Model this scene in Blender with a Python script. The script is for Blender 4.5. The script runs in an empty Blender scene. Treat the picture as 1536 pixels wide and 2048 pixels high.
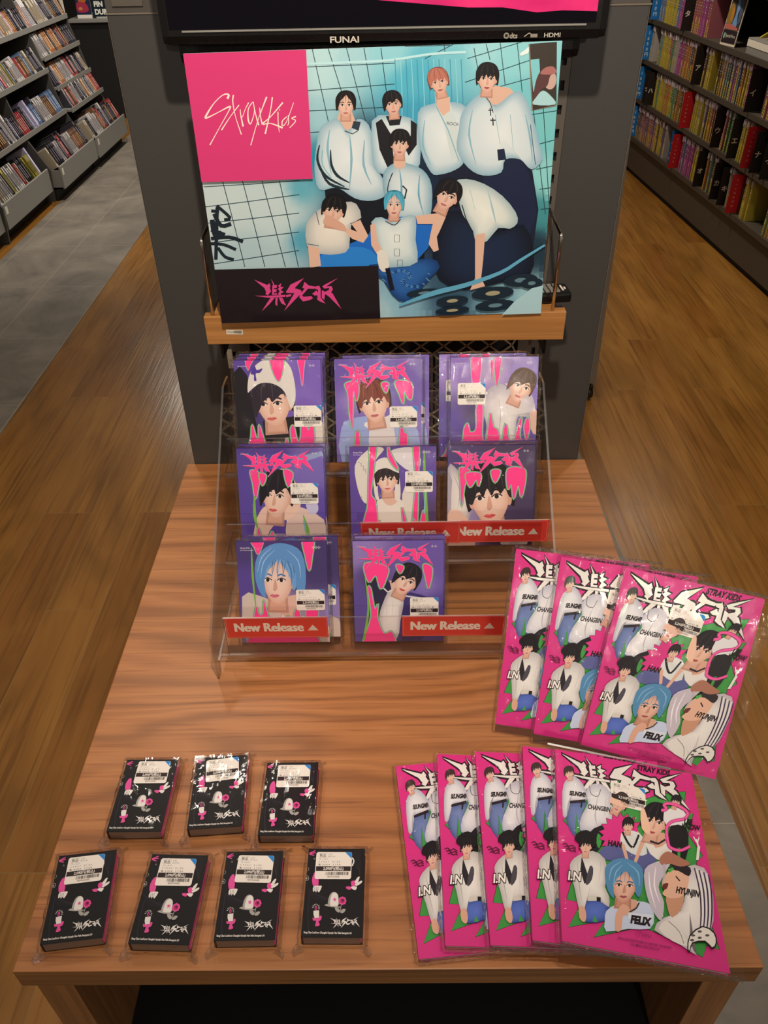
import bpy, bmesh, math, random
import numpy as np
from mathutils import Vector, Matrix
from mathutils.geometry import tessellate_polygon

random.seed(7)
SC = bpy.context.scene
COL = SC.collection
TZ = 0.70                      # height of the table top

# ------------------------------------------------------------------ camera
def cam_basis(p, y, r):
    cp, sp, cy, sy, cr, sr = math.cos(p), math.sin(p), math.cos(y), math.sin(y), math.cos(r), math.sin(r)
    Z = Matrix(((cy, -sy, 0), (sy, cy, 0), (0, 0, 1)))
    fw = Z @ Vector((0, cp, -sp)); up = Z @ Vector((0, sp, cp)); rt = Z @ Vector((1, 0, 0))
    return cr * rt + sr * up, -sr * rt + cr * up, fw
rt, up, fw = cam_basis(.6615, .0132, -.02)
cd = bpy.data.cameras.new('camera'); cam = bpy.data.objects.new('camera', cd); COL.objects.link(cam)
M = Matrix.Identity(4)
for i in range(3):
    M[i][0], M[i][1], M[i][2] = rt[i], up[i], -fw[i]
M[0][3], M[1][3], M[2][3] = .0118, -.3528, .867 + TZ
cam.matrix_world = M
cd.sensor_fit = 'VERTICAL'; cd.sensor_height = 24; cd.lens = 1588.9 / 2048 * 24
cd.clip_start = .02; cd.clip_end = 60
SC.camera = cam

# ------------------------------------------------------------------ light
SC.view_settings.view_transform = 'Standard'; SC.view_settings.look = 'None'
SC.cycles.transparent_max_bounces = 40
SC.view_settings.exposure = 0.0; SC.view_settings.gamma = 1.0; SC.view_settings.use_curve_mapping = False
W = bpy.data.worlds.new('world'); SC.world = W; W.use_nodes = True
W.node_tree.nodes['Background'].inputs[0].default_value = (1.0, .89, .76, 1)
W.node_tree.nodes['Background'].inputs[1].default_value = .19
def lamp(x, y, power, z=2.65, size=.09, aim=None, angle=None, col=(1.0, .87, .72)):
    d = bpy.data.lights.new('ceiling_spotlight', 'SPOT')
    d.energy = power; d.color = col; d.shadow_soft_size = size; d.spot_size = math.radians(angle or 110); d.spot_blend = .8
    o = bpy.data.objects.new('ceiling_spotlight', d); COL.objects.link(o); o.location = (x, y, z)
    a = Vector(aim or (x, y + .001, 0)) - o.location
    o.rotation_euler = a.to_track_quat('-Z', 'Y').to_euler()
    return o
lamp(.05, -.10, 84, z=2.35, size=.03, aim=(0, .80, .95), angle=76)
lamp(-.75, 1.7, 45, aim=(-.9, 1.6, 0))
lamp(1.15, 1.9, 55, aim=(1.2, 1.8, 0))
lamp(1.9, 4.7, 10, aim=(1.2, 2.5, 0))
lamp(.9, 4.2, 130, aim=(1.6, 4.4, .6))
lamp(-1.3, 4.6, 170, aim=(-2.1, 5.2, .5), col=(1, .92, .82))
lamp(-2.05, 6.9, 25, aim=(-1, 3, 0))
lamp(-1.5, 6.4, 140, aim=(-2.2, 6.2, .5), col=(1, .92, .82))
lamp(.65, -3.6, 120, z=2.38, size=.07, aim=(.2, .5, .8), angle=40)
lamp(-1.4, .2, 18, aim=(-1.2, 1.0, 0))
lamp(1.6, .2, 12, aim=(1.2, 1.0, 0))

# ------------------------------------------------------------------ helpers
def lin(c):
    if isinstance(c, str):
        c = c.lstrip('#'); c = tuple(int(c[i:i + 2], 16) / 255 for i in (0, 2, 4))
    return tuple((v / 12.92 if v <= .04045 else ((v + .055) / 1.055) ** 2.4) for v in c[:3])

def obj(name, me, parent=None, mats=None):
    if isinstance(me, bmesh.types.BMesh):
        bm = me; me = bpy.data.meshes.new(name); bm.to_mesh(me); bm.free()
    if mats is not None and not me.materials:
        for m in (mats if isinstance(mats, (list, tuple)) else [mats]): me.materials.append(m)
    o = bpy.data.objects.new(name, me); COL.objects.link(o)
    if parent is not None: o.parent = parent
    return o
def tag(o, label, cat, group=None):
    o['label'] = label; o['category'] = cat
    if group: o['group'] = group
    return o
def thing(name, label, cat, mat=None, group=None, loc=(0, 0, 0)):
    o = bpy.data.objects.new(name, None); COL.objects.link(o); o.empty_display_size = .05
    if mat is not None: o.matrix_world = mat
    else: o.location = loc
    return tag(o, label, cat, group)
def struct(name, bm, mats):
    o = obj(name, bm, None, mats); o['kind'] = 'structure'; return o
def box(bm, x0, x1, y0, y1, z0, z1, mi=0, bev=0):
    vs = [bm.verts.new(p) for p in ((x0, y0, z0), (x1, y0, z0), (x1, y1, z0), (x0, y1, z0), (x0, y0, z1), (x1, y0, z1), (x1, y1, z1), (x0, y1, z1))]
    fs = [bm.faces.new([vs[i] for i in f]) for f in ((0, 3, 2, 1), (4, 5, 6, 7), (0, 1, 5, 4), (1, 2, 6, 5), (2, 3, 7, 6), (3, 0, 4, 7))]
    for f in fs: f.material_index = mi
    if bev:
        es = list({e for f in fs for e in f.edges})
        r = bmesh.ops.bevel(bm, geom=es, offset=bev, segments=2, affect='EDGES', profile=.6)
        for f in r['faces']: f.material_index = mi
    return fs
def B(*a, **k):
    bm = bmesh.new(); box(bm, *a, **k); return bm
def prism(bm, pts, axis, a, b, mi=0):
    """extrude a 2D outline along an axis ('x','y' or 'z') from a to b"""
    def P(u, v, t): return {'x': (t, u, v), 'y': (u, t, v), 'z': (u, v, t)}[axis]
    A = [bm.verts.new(P(u, v, a)) for u, v in pts]; Bv = [bm.verts.new(P(u, v, b)) for u, v in pts]
    n = len(pts); fs = [bm.faces.new(A), bm.faces.new(Bv[::-1])]
    for i in range(n): fs.append(bm.faces.new((A[i], Bv[i], Bv[(i + 1) % n], A[(i + 1) % n])))
    for f in fs: f.material_index = mi
    bmesh.ops.recalc_face_normals(bm, faces=fs)
    return fs
def tube(bm, pts, r, seg=8, mi=0):
    pts = [Vector(p) for p in pts]; rings = []
    for i, p in enumerate(pts):
        d = (pts[min(i + 1, len(pts) - 1)] - pts[max(i - 1, 0)]).normalized()
        a = d.orthogonal().normalized(); b = d.cross(a)
        if rings:
            # keep the frame from twisting
            pa = rings[-1][1]; a = (pa - d * pa.dot(d)).normalized(); b = d.cross(a)
        rings.append(([bm.verts.new(p + r * (math.cos(t) * a + math.sin(t) * b)) for t in (2 * math.pi * k / seg for k in range(seg))], a))
    for i in range(len(rings) - 1):
        A, Bv = rings[i][0], rings[i + 1][0]
        for k in range(seg):
            f = bm.faces.new((A[k], A[(k + 1) % seg], Bv[(k + 1) % seg], Bv[k])); f.smooth = True; f.material_index = mi
    bm.faces.new(rings[0][0][::-1]).material_index = mi; bm.faces.new(rings[-1][0]).material_index = mi
def cyl(bm, c, axis, r, h, seg=24, mi=0):
    a = Vector(axis).normalized(); c = Vector(c); tube(bm, [c - a * h / 2, c + a * h / 2], r, seg, mi)
def frame(pos, xa, ya):
    """matrix whose local x, y lie along xa, ya and z is the outward normal"""
    x = Vector(xa).normalized(); y = Vector(ya); y = (y - x * y.dot(x)).normalized(); z = x.cross(y)
    m = Matrix.Identity(4)
    for i in range(3): m[i][0], m[i][1], m[i][2], m[i][3] = x[i], y[i], z[i], pos[i]
    return m

# ------------------------------------------------------------------ materials
class NT:
    def __init__(s, name):
        s.m = bpy.data.materials.new(name); s.m.use_nodes = True; s.t = s.m.node_tree; s.n = s.t.nodes
        s.b = s.n['Principled BSDF']; s.out = s.n['Material Output']
    def add(s, typ, ins=None, **kw):
        n = s.n.new(typ)
        for k, v in kw.items(): setattr(n, k, v)
        for k, v in (ins or {}).items():
            if isinstance(v, bpy.types.NodeSocket): s.t.links.new(v, n.inputs[k])
            else: n.inputs[k].default_value = v
        return n
    def link(s, a, b): s.t.links.new(a, b)
    def set(s, **kw):
        for k, v in kw.items():
            i = s.b.inputs[k.replace('_', ' ')]
            if isinstance(v, bpy.types.NodeSocket): s.t.links.new(v, i)
            else: i.default_value = v
def ramp(n, fac, stops, interp='LINEAR'):
    r = n.add('ShaderNodeValToRGB', {0: fac}); cr = r.color_ramp; cr.interpolation = interp
    while len(cr.elements) < len(stops): cr.elements.new(.5)
    for e, (p, c) in zip(cr.elements, stops): e.position = p; e.color = (*lin(c), 1)
    return r.outputs[0]
def plain(name, col, rough=.5, metal=0.0, spec=.5, bump=0.0, bscale=200, coat=0):
    n = NT(name); n.set(Base_Color=(*lin(col), 1), Roughness=rough, Metallic=metal)
    n.b.inputs['Specular IOR Level'].default_value = spec
    if coat: n.b.inputs['Coat Weight'].default_value = coat
    tc = n.add('ShaderNodeTexCoord')
    no = n.add('ShaderNodeTexNoise', {'Vector': tc.outputs['Object'], 'Scale': bscale, 'Detail': 3.0})
    mx = n.add('ShaderNodeMapRange', {0: no.outputs[0], 3: max(rough - .06, .02), 4: min(rough + .08, 1)})
    n.link(mx.outputs[0], n.b.inputs['Roughness'])
    if bump:
        bp = n.add('ShaderNodeBump', {'Height': no.outputs[0], 'Strength': bump, 'Distance': .001})
        n.link(bp.outputs[0], n.b.inputs['Normal'])
    return n.m
MAT = {}
def print_mat(name, rough, coat=0, emit=0):
    n = NT(name); a = n.add('ShaderNodeAttribute', attribute_name='Col')
    n.set(Base_Color=a.outputs['Color'], Roughness=rough)
    n.b.inputs['Coat Weight'].default_value = coat; n.b.inputs['Coat Roughness'].default_value = .12; n.b.inputs['Specular IOR Level'].default_value = .25
    if emit:
        n.link(a.outputs['Color'], n.b.inputs['Emission Color']); n.b.inputs['Emission Strength'].default_value = emit
    else:
        tc = n.add('ShaderNodeTexCoord'); no = n.add('ShaderNodeTexNoise', {'Vector': tc.outputs['Object'], 'Scale': 14.0, 'Detail': 2.0})
        bp = n.add('ShaderNodeBump', {'Height': no.outputs[0], 'Strength': .25, 'Distance': .004})
        n.link(bp.outputs[0], n.b.inputs['Coat Normal'])
    return n.m
MAT['print'] = print_mat('printed_paper', .42)
MAT['poster'] = print_mat('glossy_poster', .33, .5)
MAT['screen'] = print_mat('lit_screen', .12, 0, .55)
MAT['case'] = print_mat('disc_case', .25, .3)

def film(name, scale, strength, amount, tint=(1, 1, 1), rough=.06):
    n = NT(name); n.n.remove(n.b)
    tc = n.add('ShaderNodeTexCoord')
    mp = n.add('ShaderNodeMapping', {'Vector': tc.outputs['Object'], 'Scale': (1, .35, 1)})
    no = n.add('ShaderNodeTexNoise', {'Vector': mp.outputs[0], 'Scale': scale, 'Detail': 4.0, 'Distortion': 1.2})
    bp = n.add('ShaderNodeBump', {'Height': no.outputs[0], 'Strength': strength, 'Distance': .004})
    # Schlick reflectance, the same from both sides of the thin sheet
    ge = n.add('ShaderNodeNewGeometry')
    dt = n.add('ShaderNodeVectorMath', {0: ge.outputs['Incoming'], 1: bp.outputs[0]}, operation='DOT_PRODUCT')
    ab = n.add('ShaderNodeMath', {0: dt.outputs['Value']}, operation='ABSOLUTE')
    om = n.add('ShaderNodeMath', {0: 1.0, 1: ab.outputs[0]}, operation='SUBTRACT', use_clamp=True)
    pw = n.add('ShaderNodeMath', {0: om.outputs[0], 1: 5.0}, operation='POWER')
    fr = n.add('ShaderNodeMath', {0: pw.outputs[0], 1: .94, 2: .030}, operation='MULTIPLY_ADD')
    mu = n.add('ShaderNodeMath', {0: fr.outputs[0], 1: amount}, operation='MULTIPLY', use_clamp=True)
    tr = n.add('ShaderNodeBsdfTransparent', {'Color': (*tint, 1)})
    gl = n.add('ShaderNodeBsdfGlossy', {'Roughness': rough, 'Normal': bp.outputs[0]})
    mx = n.add('ShaderNodeMixShader', {0: mu.outputs[0], 1: tr.outputs[0], 2: gl.outputs[0]})
    n.link(mx.outputs[0], n.out.inputs[0]); return n.m
MAT['film'] = film('clear_plastic_sleeve', 70, .65, 1.0, (.99, .99, .99), .035)
MAT['film_crinkled'] = film('crinkled_sleeve_edge', 260, 1.3, 4.5, (.985, .985, .985), .07)
MAT['film_box'] = film('shrink_wrap', 40, .5, 1.0, (.985, .985, .985), .05)
MAT['acrylic'] = film('clear_acrylic', 2, .02, 1.0, (.972, .968, .96), .02)
MAT['acrylic_edge'] = film('acrylic_edge', 2, .02, 7.0, (.80, .78, .75), .25)

def wood_top():
    n = NT('pine_plywood'); tc = n.add('ShaderNodeTexCoord')
    big = n.add('ShaderNodeTexNoise', {'Vector': tc.outputs['Object'], 'Scale': 3.2, 'Detail': 2.0})
    mp = n.add('ShaderNodeMapping', {'Vector': tc.outputs['Object'], 'Scale': (.55, 3.4, 3.4)})
    warp = n.add('ShaderNodeTexNoise', {'Vector': mp.outputs[0], 'Scale': 1.5, 'Detail': 3.0, 'Distortion': .6})
    # cathedral grain: rings of a stretched distance field
    vm = n.add('ShaderNodeVectorMath', {0: mp.outputs[0], 1: warp.outputs['Color']}, operation='ADD')
    wv = n.add('ShaderNodeTexWave', {'Vector': vm.outputs[0], 'Scale': 1.5, 'Distortion': 8.0, 'Detail': 2.0, 'Detail Scale': .6}, bands_direction='Y')
    c1 = ramp(n, wv.outputs[0], [(0, '#936035'), (.12, '#a26b3d'), (.35, '#ae7444'), (.75, '#b67b49'), (1, '#a87041')])
    mp2 = n.add('ShaderNodeMapping', {'Vector': tc.outputs['Object'], 'Scale': (7, 260, 260)})
    fi = n.add('ShaderNodeTexNoise', {'Vector': mp2.outputs[0], 'Scale': 1.0, 'Detail': 5.0, 'Distortion': .3})
    c2 = ramp(n, fi.outputs[0], [(.30, '#8a5a36'), (.42, '#f0e2d4'), (.6, '#ffffff'), (.9, '#fff3e6')])
    mx = n.add('ShaderNodeMix', {0: .5, 6: c1, 7: c2}, data_type='RGBA', blend_type='MULTIPLY')
    # knots
    vo = n.add('ShaderNodeTexVoronoi', {'Vector': tc.outputs['Object'], 'Scale': 3.1, 'Randomness': 1.0})
    kn = ramp(n, vo.outputs['Distance'], [(0, '#7a4a2a'), (.035, '#9a6640'), (.05, '#ffffff'), (1, '#ffffff')])
    mx2 = n.add('ShaderNodeMix', {0: .7, 6: mx.outputs[2], 7: kn}, data_type='RGBA', blend_type='MULTIPLY')
    bl = ramp(n, big.outputs[0], [(.3, '#e8dccf'), (.7, '#ffffff')])
    mx3 = n.add('ShaderNodeMix', {0: .7, 6: mx2.outputs[2], 7: bl}, data_type='RGBA', blend_type='MULTIPLY')
    n.set(Base_Color=mx3.outputs[2], Roughness=.42)
    bp = n.add('ShaderNodeBump', {'Height': fi.outputs[0], 'Strength': .15, 'Distance': .0008}); n.link(bp.outputs[0], n.b.inputs['Normal'])
    return n.m
MAT['wood_top'] = wood_top()
def wood_plain(name, a, b, axis='x', rough=.5):
    n = NT(name); tc = n.add('ShaderNodeTexCoord')
    s = {'x': (3, 120, 120), 'y': (120, 3, 120), 'z': (120, 120, 3)}[axis]
    mp = n.add('ShaderNodeMapping', {'Vector': tc.outputs['Object'], 'Scale': s})
    fi = n.add('ShaderNodeTexNoise', {'Vector': mp.outputs[0], 'Scale': 1.0, 'Detail': 6.0, 'Distortion': .4})
    n.set(Base_Color=ramp(n, fi.outputs[0], [(.3, a), (.7, b)]), Roughness=rough)
    bp = n.add('ShaderNodeBump', {'Height': fi.outputs[0], 'Strength': .25, 'Distance': .0008}); n.link(bp.outputs[0], n.b.inputs['Normal'])
    return n.m
MAT['wood_edge'] = wood_plain('plywood_edge', '#6b482a', '#99693e')
MAT['wood_side'] = wood_plain('table_side', '#7a5230', '#9c6c42', 'z')
MAT['wood_shelf'] = wood_plain('shelf_wood', '#a06a36', '#c48a50', 'x', .38)

def floor_wood():
    n = NT('wood_plank_floor'); tc = n.add('ShaderNodeTexCoord')
    sw = n.add('ShaderNodeMapping', {'Vector': tc.outputs['Object'], 'Rotation': (0, 0, math.pi / 2), 'Location': (.03, -.125, 0)})
    br = n.add('ShaderNodeTexBrick', {'Vector': sw.outputs[0], 'Color1': (0, 0, 0, 1), 'Color2': (1, 1, 1, 1), 'Mortar': (.5, .5, .5, 1), 'Scale': 1.0, 'Mortar Size': .0011, 'Mortar Smooth': .1, 'Brick Width': 1.2, 'Row Height': .155}, offset=.37)
    mp = n.add('ShaderNodeMapping', {'Vector': tc.outputs['Object'], 'Scale': (90, 2.6, 1)})
    off = n.add('ShaderNodeVectorMath', {0: mp.outputs[0], 1: br.outputs[0]}, operation='ADD')
    fi = n.add('ShaderNodeTexNoise', {'Vector': off.outputs[0], 'Scale': 1.0, 'Detail': 6.0, 'Distortion': .5})
    mp2 = n.add('ShaderNodeMapping', {'Vector': tc.outputs['Object'], 'Scale': (7, 1.6, 1)})
    off2 = n.add('ShaderNodeVectorMath', {0: mp2.outputs[0], 1: br.outputs[0]}, operation='ADD')
    bg = n.add('ShaderNodeTexNoise', {'Vector': off2.outputs[0], 'Scale': 1.2, 'Detail': 3.0, 'Distortion': .8})
    c1 = ramp(n, bg.outputs[0], [(.3, '#805823'), (.5, '#93652b'), (.72, '#a37434')])
    c2 = ramp(n, fi.outputs[0], [(.32, '#6e4a26'), (.5, '#ffffff'), (.8, '#fff0dc')])
    m1 = n.add('ShaderNodeMix', {0: .34, 6: c1, 7: c2}, data_type='RGBA', blend_type='MULTIPLY')
    tone = ramp(n, br.outputs[0], [(0, '#dccbb4'), (1, '#ffffff')])
    m2 = n.add('ShaderNodeMix', {0: .8, 6: m1.outputs[2], 7: tone}, data_type='RGBA', blend_type='MULTIPLY')
    m3 = n.add('ShaderNodeMix', {0: br.outputs['Fac'], 6: m2.outputs[2], 7: (*lin('#8c6a3c'), 1)}, data_type='RGBA')
    ro = n.add('ShaderNodeMapRange', {0: fi.outputs[0], 3: .16, 4: .34})
    n.set(Base_Color=m3.outputs[2], Roughness=ro.outputs[0]); n.b.inputs['Specular IOR Level'].default_value = .6
    bp = n.add('ShaderNodeBump', {'Height': fi.outputs[0], 'Strength': .35, 'Distance': .0015}); n.link(bp.outputs[0], n.b.inputs['Normal'])
    return n.m
MAT['floor'] = floor_wood()
def tile():
    n = NT('grey_stone_tile'); tc = n.add('ShaderNodeTexCoord')
    a = n.add('ShaderNodeTexNoise', {'Vector': tc.outputs['Object'], 'Scale': 3.0, 'Detail': 7.0, 'Roughness': .65, 'Distortion': .8})
    sw = n.add('ShaderNodeMapping', {'Vector': tc.outputs['Object'], 'Rotation': (0, 0, math.pi / 2), 'Location': (-.03, .17, 0)})
    br = n.add('ShaderNodeTexBrick', {'Vector': sw.outputs[0], 'Color1': (0, 0, 0, 1), 'Color2': (1, 1, 1, 1), 'Scale': 1.0, 'Mortar Size': .0012, 'Brick Width': .6, 'Row Height': .32}, offset=0.0)
    c = ramp(n, a.outputs[0], [(.3, '#5f5950'), (.5, '#787065'), (.7, '#8c8274')])
    m = n.add('ShaderNodeMix', {0: br.outputs['Fac'], 6: c, 7: (*lin('#a39888'), 1)}, data_type='RGBA')
    n.set(Base_Color=m.outputs[2], Roughness=.42); return n.m
MAT['tile'] = tile()
MAT['laminate'] = plain('dark_grey_laminate', '#413f3d', .42, bump=.12, bscale=900)
MAT['laminate_top'] = plain('upper_laminate', '#4c4742', .45, bump=.1, bscale=900)
MAT['edge_band'] = plain('pale_edge_band', '#756b5e', .5)
MAT['black'] = plain('black_plastic', '#0d0c0c', .28)
MAT['black_matt'] = plain('matt_black', '#0a0908', .7)
MAT['dark_shelf'] = plain('dark_brown_steel', '#4a4238', .5)
MAT['rack_grey'] = plain('grey_painted_steel', '#8b8983', .4)
MAT['rack_dark'] = plain('rack_back', '#23201d', .6)
MAT['upright'] = plain('brown_grey_upright', '#5a544c', .4)
MAT['mesh_metal'] = plain('expanded_metal', '#a8997f', .4, .2)
MAT['chrome'] = plain('chrome', '#d8cfc4', .1, 1.0)
MAT['paper'] = plain('white_paper', '#e8e0d2', .6)
MAT['white'] = plain('white_board', '#cfc4b2', .5)
MAT['pink_pages'] = plain('pink_page_block', '#e04c9a', .5, bump=.3, bscale=700)
MAT['pink_edge'] = plain('pink_cover_edge', '#cf2f80', .45)
MAT['purple_edge'] = plain('purple_cover_edge', '#47348a', .45)
MAT['white_edge'] = plain('white_page_edge', '#c9bdb0', .6, bump=.4, bscale=900)
# ================================================================== THE SETTING
bm = bmesh.new(); box(bm, -4.5, 4.5, -3.5, 9.5, -.05, 0); struct('floor', bm, MAT['floor'])
bm = bmesh.new(); prism(bm, [(-2.075, -3.5), (-1.42, -3.5), (-1.472, 9.0), (-2.18, 9.0)], 'z', .0002, .002); struct('trim_1', bm, MAT['tile'])
bm = bmesh.new(); prism(bm, [(.10, -3.5), (.90, -3.5), (.735, .45), (.665, 2.2), (.62, 9.0), (.08, 9.0)], 'z', .0002, .002); struct('trim_2', bm, MAT['tile'])
for nm, a in (('wall_back', (-4.5, 4.5, 9.5, 9.6, 0, 2.9)),):
    struct(nm, B(*a), MAT['rack_dark'])

# ================================================================== DISPLAY TABLE
tb = thing('display_table', 'orange-brown pine plywood display table holding the pink books and black boxes', 'table')
bm = B(-.384, .384, 0, .9195, TZ - .034, TZ, bev=.0015)
for f in bm.faces:
    if abs(f.normal.z) < .5: f.material_index = 1
obj('tabletop', bm, tb, [MAT['wood_top'], MAT['wood_edge']])
for s in (-1, 1):
    x0, x1 = sorted((s * .372, s * .333))
    obj('side_board', B(x0, x1, .004, .915, 0, TZ - .0345, bev=.001), tb, MAT['wood_side'])
obj('dark_lower_board', B(-.3325, .3325, .03, .9, .40, .42), tb, MAT['black_matt'])  # added black board standing in for the dark under the table
obj('back_board', B(-.3325, .3325, .88, .9, .42, TZ - .035), tb, MAT['black_matt'])  # black backing, also added for the dark under the table

# ================================================================== END PANEL OF THE GONDOLA BEHIND THE TABLE
PY = .921
gp = thing('gondola_end_unit', 'dark grey end panel unit with slotted uprights standing behind the table', 'shop shelving')
for s in (-1, 1):
    x0, x1 = sorted((s * .3697, s * .272))
    obj('side_panel', B(x0, x1, PY, PY + .03, .02, TZ + .742, bev=.0008), gp, MAT['laminate'])
    bm = bmesh.new(); box(bm, *sorted((s * .3699, s * .3704)), PY - .0006, PY + .031, .02, TZ + .742)
    obj('edge_strip', bm, gp, MAT['edge_band'])
obj('upper_board', B(-.3697, .3697, PY - .001, PY + .03, TZ + .7442, 2.1), gp, MAT['laminate_top'])
obj('joint_strip', B(-.372, .372, PY - .0012, PY + .03, TZ + .742, TZ + .7440), gp, MAT['edge_band'])
for s in (-1, 1):
    # slotted upright: a strip with real slot holes
    bm = bmesh.new(); xa, xb = (s * .2715, s * .2345)
    x0, x1 = min(xa, xb), max(xa, xb); sl0, sl1 = s * .262 - .0032, s * .262 + .0032
    y0, y1 = PY - .001, PY + .005
    box(bm, x0, sl0, y0, y1, .02, TZ + .742); box(bm, sl1, x1, y0, y1, .02, TZ + .742)
    z = .05
    zs = []
    while z < TZ + .72: zs.append(z); z += .032
    for z in zs: box(bm, sl0, sl1, y0, y1, z - .0095, z + .0095)
    box(bm, sl0 - .002, sl1 + .002, y1 + .001, y1 + .002, .02, TZ + .74, mi=1)
    obj('slotted_upright', bm, gp, [MAT['upright'], MAT['black_matt']])
obj('back_plate', B(-.2715, .2715, PY + .026, PY + .03, .02, TZ + .742), gp, MAT['black_matt'])
# expanded metal mesh
bm = bmesh.new(); px_, pz_ = .040, .0155; zz0, zz1 = .75, 1.43
def bar(bm, a, b, r=.0014):
    (xa, za), (xb, zb) = a, b; d = Vector((xb - xa, zb - za)); L = d.length; n_ = Vector((-d.y, d.x)) / L * r
    y0, y1 = PY + .010, PY + .0125
    prism(bm, [(xa + n_.x, za + n_.y), (xb + n_.x, zb + n_.y), (xb - n_.x, zb - n_.y), (xa - n_.x, za - n_.y)], 'y', y0, y1)
rows = int((zz1 - zz0) / pz_)
for i in range(rows):
    for k in range(12):
        xm = -.234 + k * px_ ; 
        za, zb = zz0 + i * pz_, zz0 + (i + 1) * pz_
        if i % 2: bar(bm, (xm, za), (min(xm + px_ / 2, .234), zb)); bar(bm, (min(xm + px_ / 2, .234), zb), (min(xm + px_, .234), za))
        else: bar(bm, (xm, zb), (min(xm + px_ / 2, .234), za)); bar(bm, (min(xm + px_ / 2, .234), za), (min(xm + px_, .234), zb))
obj('expanded_metal_mesh', bm, gp, MAT['mesh_metal'])
bm = bmesh.new()
for x in (-.0865, .075): box(bm, x - .008, x + .008, PY + .0128, PY + .024, .72, 1.43)
for z in (.735, 1.10): box(bm, -.233, .233, PY + .0128, PY + .022, z - .007, z + .007)
obj('mesh_brace', bm, gp, MAT['black_matt'])
# paper label under the shelf end
o = tag(obj('shelf_label', B(-.2755, -.266, .9185, .9196, TZ + .205, TZ + .242), None, MAT['white']), 'tiny yellowed paper label stuck on the left upright below the wooden shelf', 'label')
bm = bmesh.new(); box(bm, -.36, -.318, PY - .0035, PY - .0015, TZ + .752, TZ + .80)
tag(obj('card_pocket', bm, None, MAT['upright']), 'small clear card pocket on the upper left grey panel beside the television', 'card holder')

# rear rolling unit peeking out at the right
ru = thing('rolling_gondola', 'pale grey edged gondola panel on casters behind the dark end panel, right side', 'shop shelving')
bm = bmesh.new(); prism(bm, [(-.45, .085), (.79, .085), (.765, 1.30), (.760, 1.42), (-.45, 1.42)], 'y', 2.33, 2.355); obj('end_board', bm, ru, MAT['edge_band'])
obj('shelf_body', B(-.42, .72, 2.356, 4.2, .10, 1.30), ru, MAT['laminate'])
for sx in (.775, -.43):
    c = bmesh.new(); cyl(c, (sx, 2.37, .0265), (1, .25, 0), .026, .022, 28); cyl(c, (sx + .014, 2.372, .027), (1, .25, 0), .008, .01, 12)
    box(c, sx - .016, sx + .016, 2.352, 2.39, .048, .062, bev=.003); box(c, sx - .008, sx + .008, 2.36, 2.38, .06, .086)
    obj('caster', c, ru, MAT['black'])
for k, (dz, cc) in enumerate(((0, '#7f8fb4'), (.016, '#cfc8ba'), (.03, '#c9bfae'), (.044, '#8f8579'))):
    m = plain('booklet_%s' % cc, cc, .5)
    o = obj('magazine', B(.735, .825 + .004 * k, 2.50, 2.72, .125 + dz, .125 + dz + .012), None, m)
    tag(o, ['pale blue magazine, lowest in the small pile beside the caster', 'cream magazine second from the bottom of the pile beside the caster',
            'beige magazine second from the top of the pile beside the caster', 'grey magazine on top of the small pile beside the caster'][k], 'magazine', 'magazines piled low behind the end panel')
tag(obj('pile_rack', B(.721, .83, 2.48, 2.74, .113, .1245), None, MAT['edge_band']), 'small low ledge carrying the magazine pile behind the end panel', 'shelf')

# ================================================================== WOODEN SHELF + BOOKENDS
SY = .80
sh = thing('wooden_shelf', 'light brown wooden shelf with thick front board under the poster', 'shelf')
obj('front_board', B(-.2765, .2835, SY, SY + .018, TZ + .309, TZ + .355, bev=.0012), sh, MAT['wood_shelf'])
obj('shelf_board', B(-.264, .268, SY + .018, PY - .005, TZ + .327, TZ + .352), sh, MAT['wood_shelf'])
for s in (-1, 1):
    obj('bracket', B(*sorted((s * .262 - .002, s * .262 + .002)), SY + .03, PY - .004, TZ + .27, TZ + .3265), sh, MAT['black'])
def rounded(pts, r, n=5):
    out = [Vector(pts[0])]
    for a, b, c in zip(pts, pts[1:], pts[2:]):
        a, b, c = map(Vector, (a, b, c)); u = (a - b).normalized(); v = (c - b).normalized()
        p, q = b + u * r, b + v * r
        for i in range(n + 1):
            t = i / n; out.append((1 - t) ** 2 * p + 2 * t * (1 - t) * b + t * t * q)
    out.append(Vector(pts[-1])); return out
for s, nm in ((-1, 'left'), (1, 'right')):
    x = s * .2625
    bm = bmesh.new(); tube(bm, rounded([(x, SY + .006, TZ + .350), (x, SY + .006, TZ + .472), (x, PY - .006, TZ + .476), (x, PY - .006, TZ + .36)], .008), .0028, 10)
    tag(obj('wire_bookend', bm, None, MAT['chrome']), 'chrome wire bookend standing at the %s end of the wooden shelf' % nm, 'bookend', 'wire bookends on the wooden shelf')

# remote control
rc = thing('remote_control', 'black television remote control with grey buttons behind the right bookend', 'remote control', frame((.236, .832, TZ + .3535), (.995, .1, 0), (-.1, .995, 0)))
obj('body', B(0, .062, 0, .042, 0, .016, bev=.004), rc, MAT['black'])
bm = bmesh.new()
for i in range(5):
    for j in range(3): box(bm, .004 + i * .0085, .010 + i * .0085, .006 + j * .011, .014 + j * .011, .0162, .018)
obj('button_pad', bm, rc, MAT['rack_grey'])
bm = bmesh.new(); box(bm, .049, .052, .012, .032, .0161, .0166); box(bm, .0535, .0565, .017, .025, .0161, .0166)
obj('mark', bm, rc, MAT['paper'])

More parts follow.
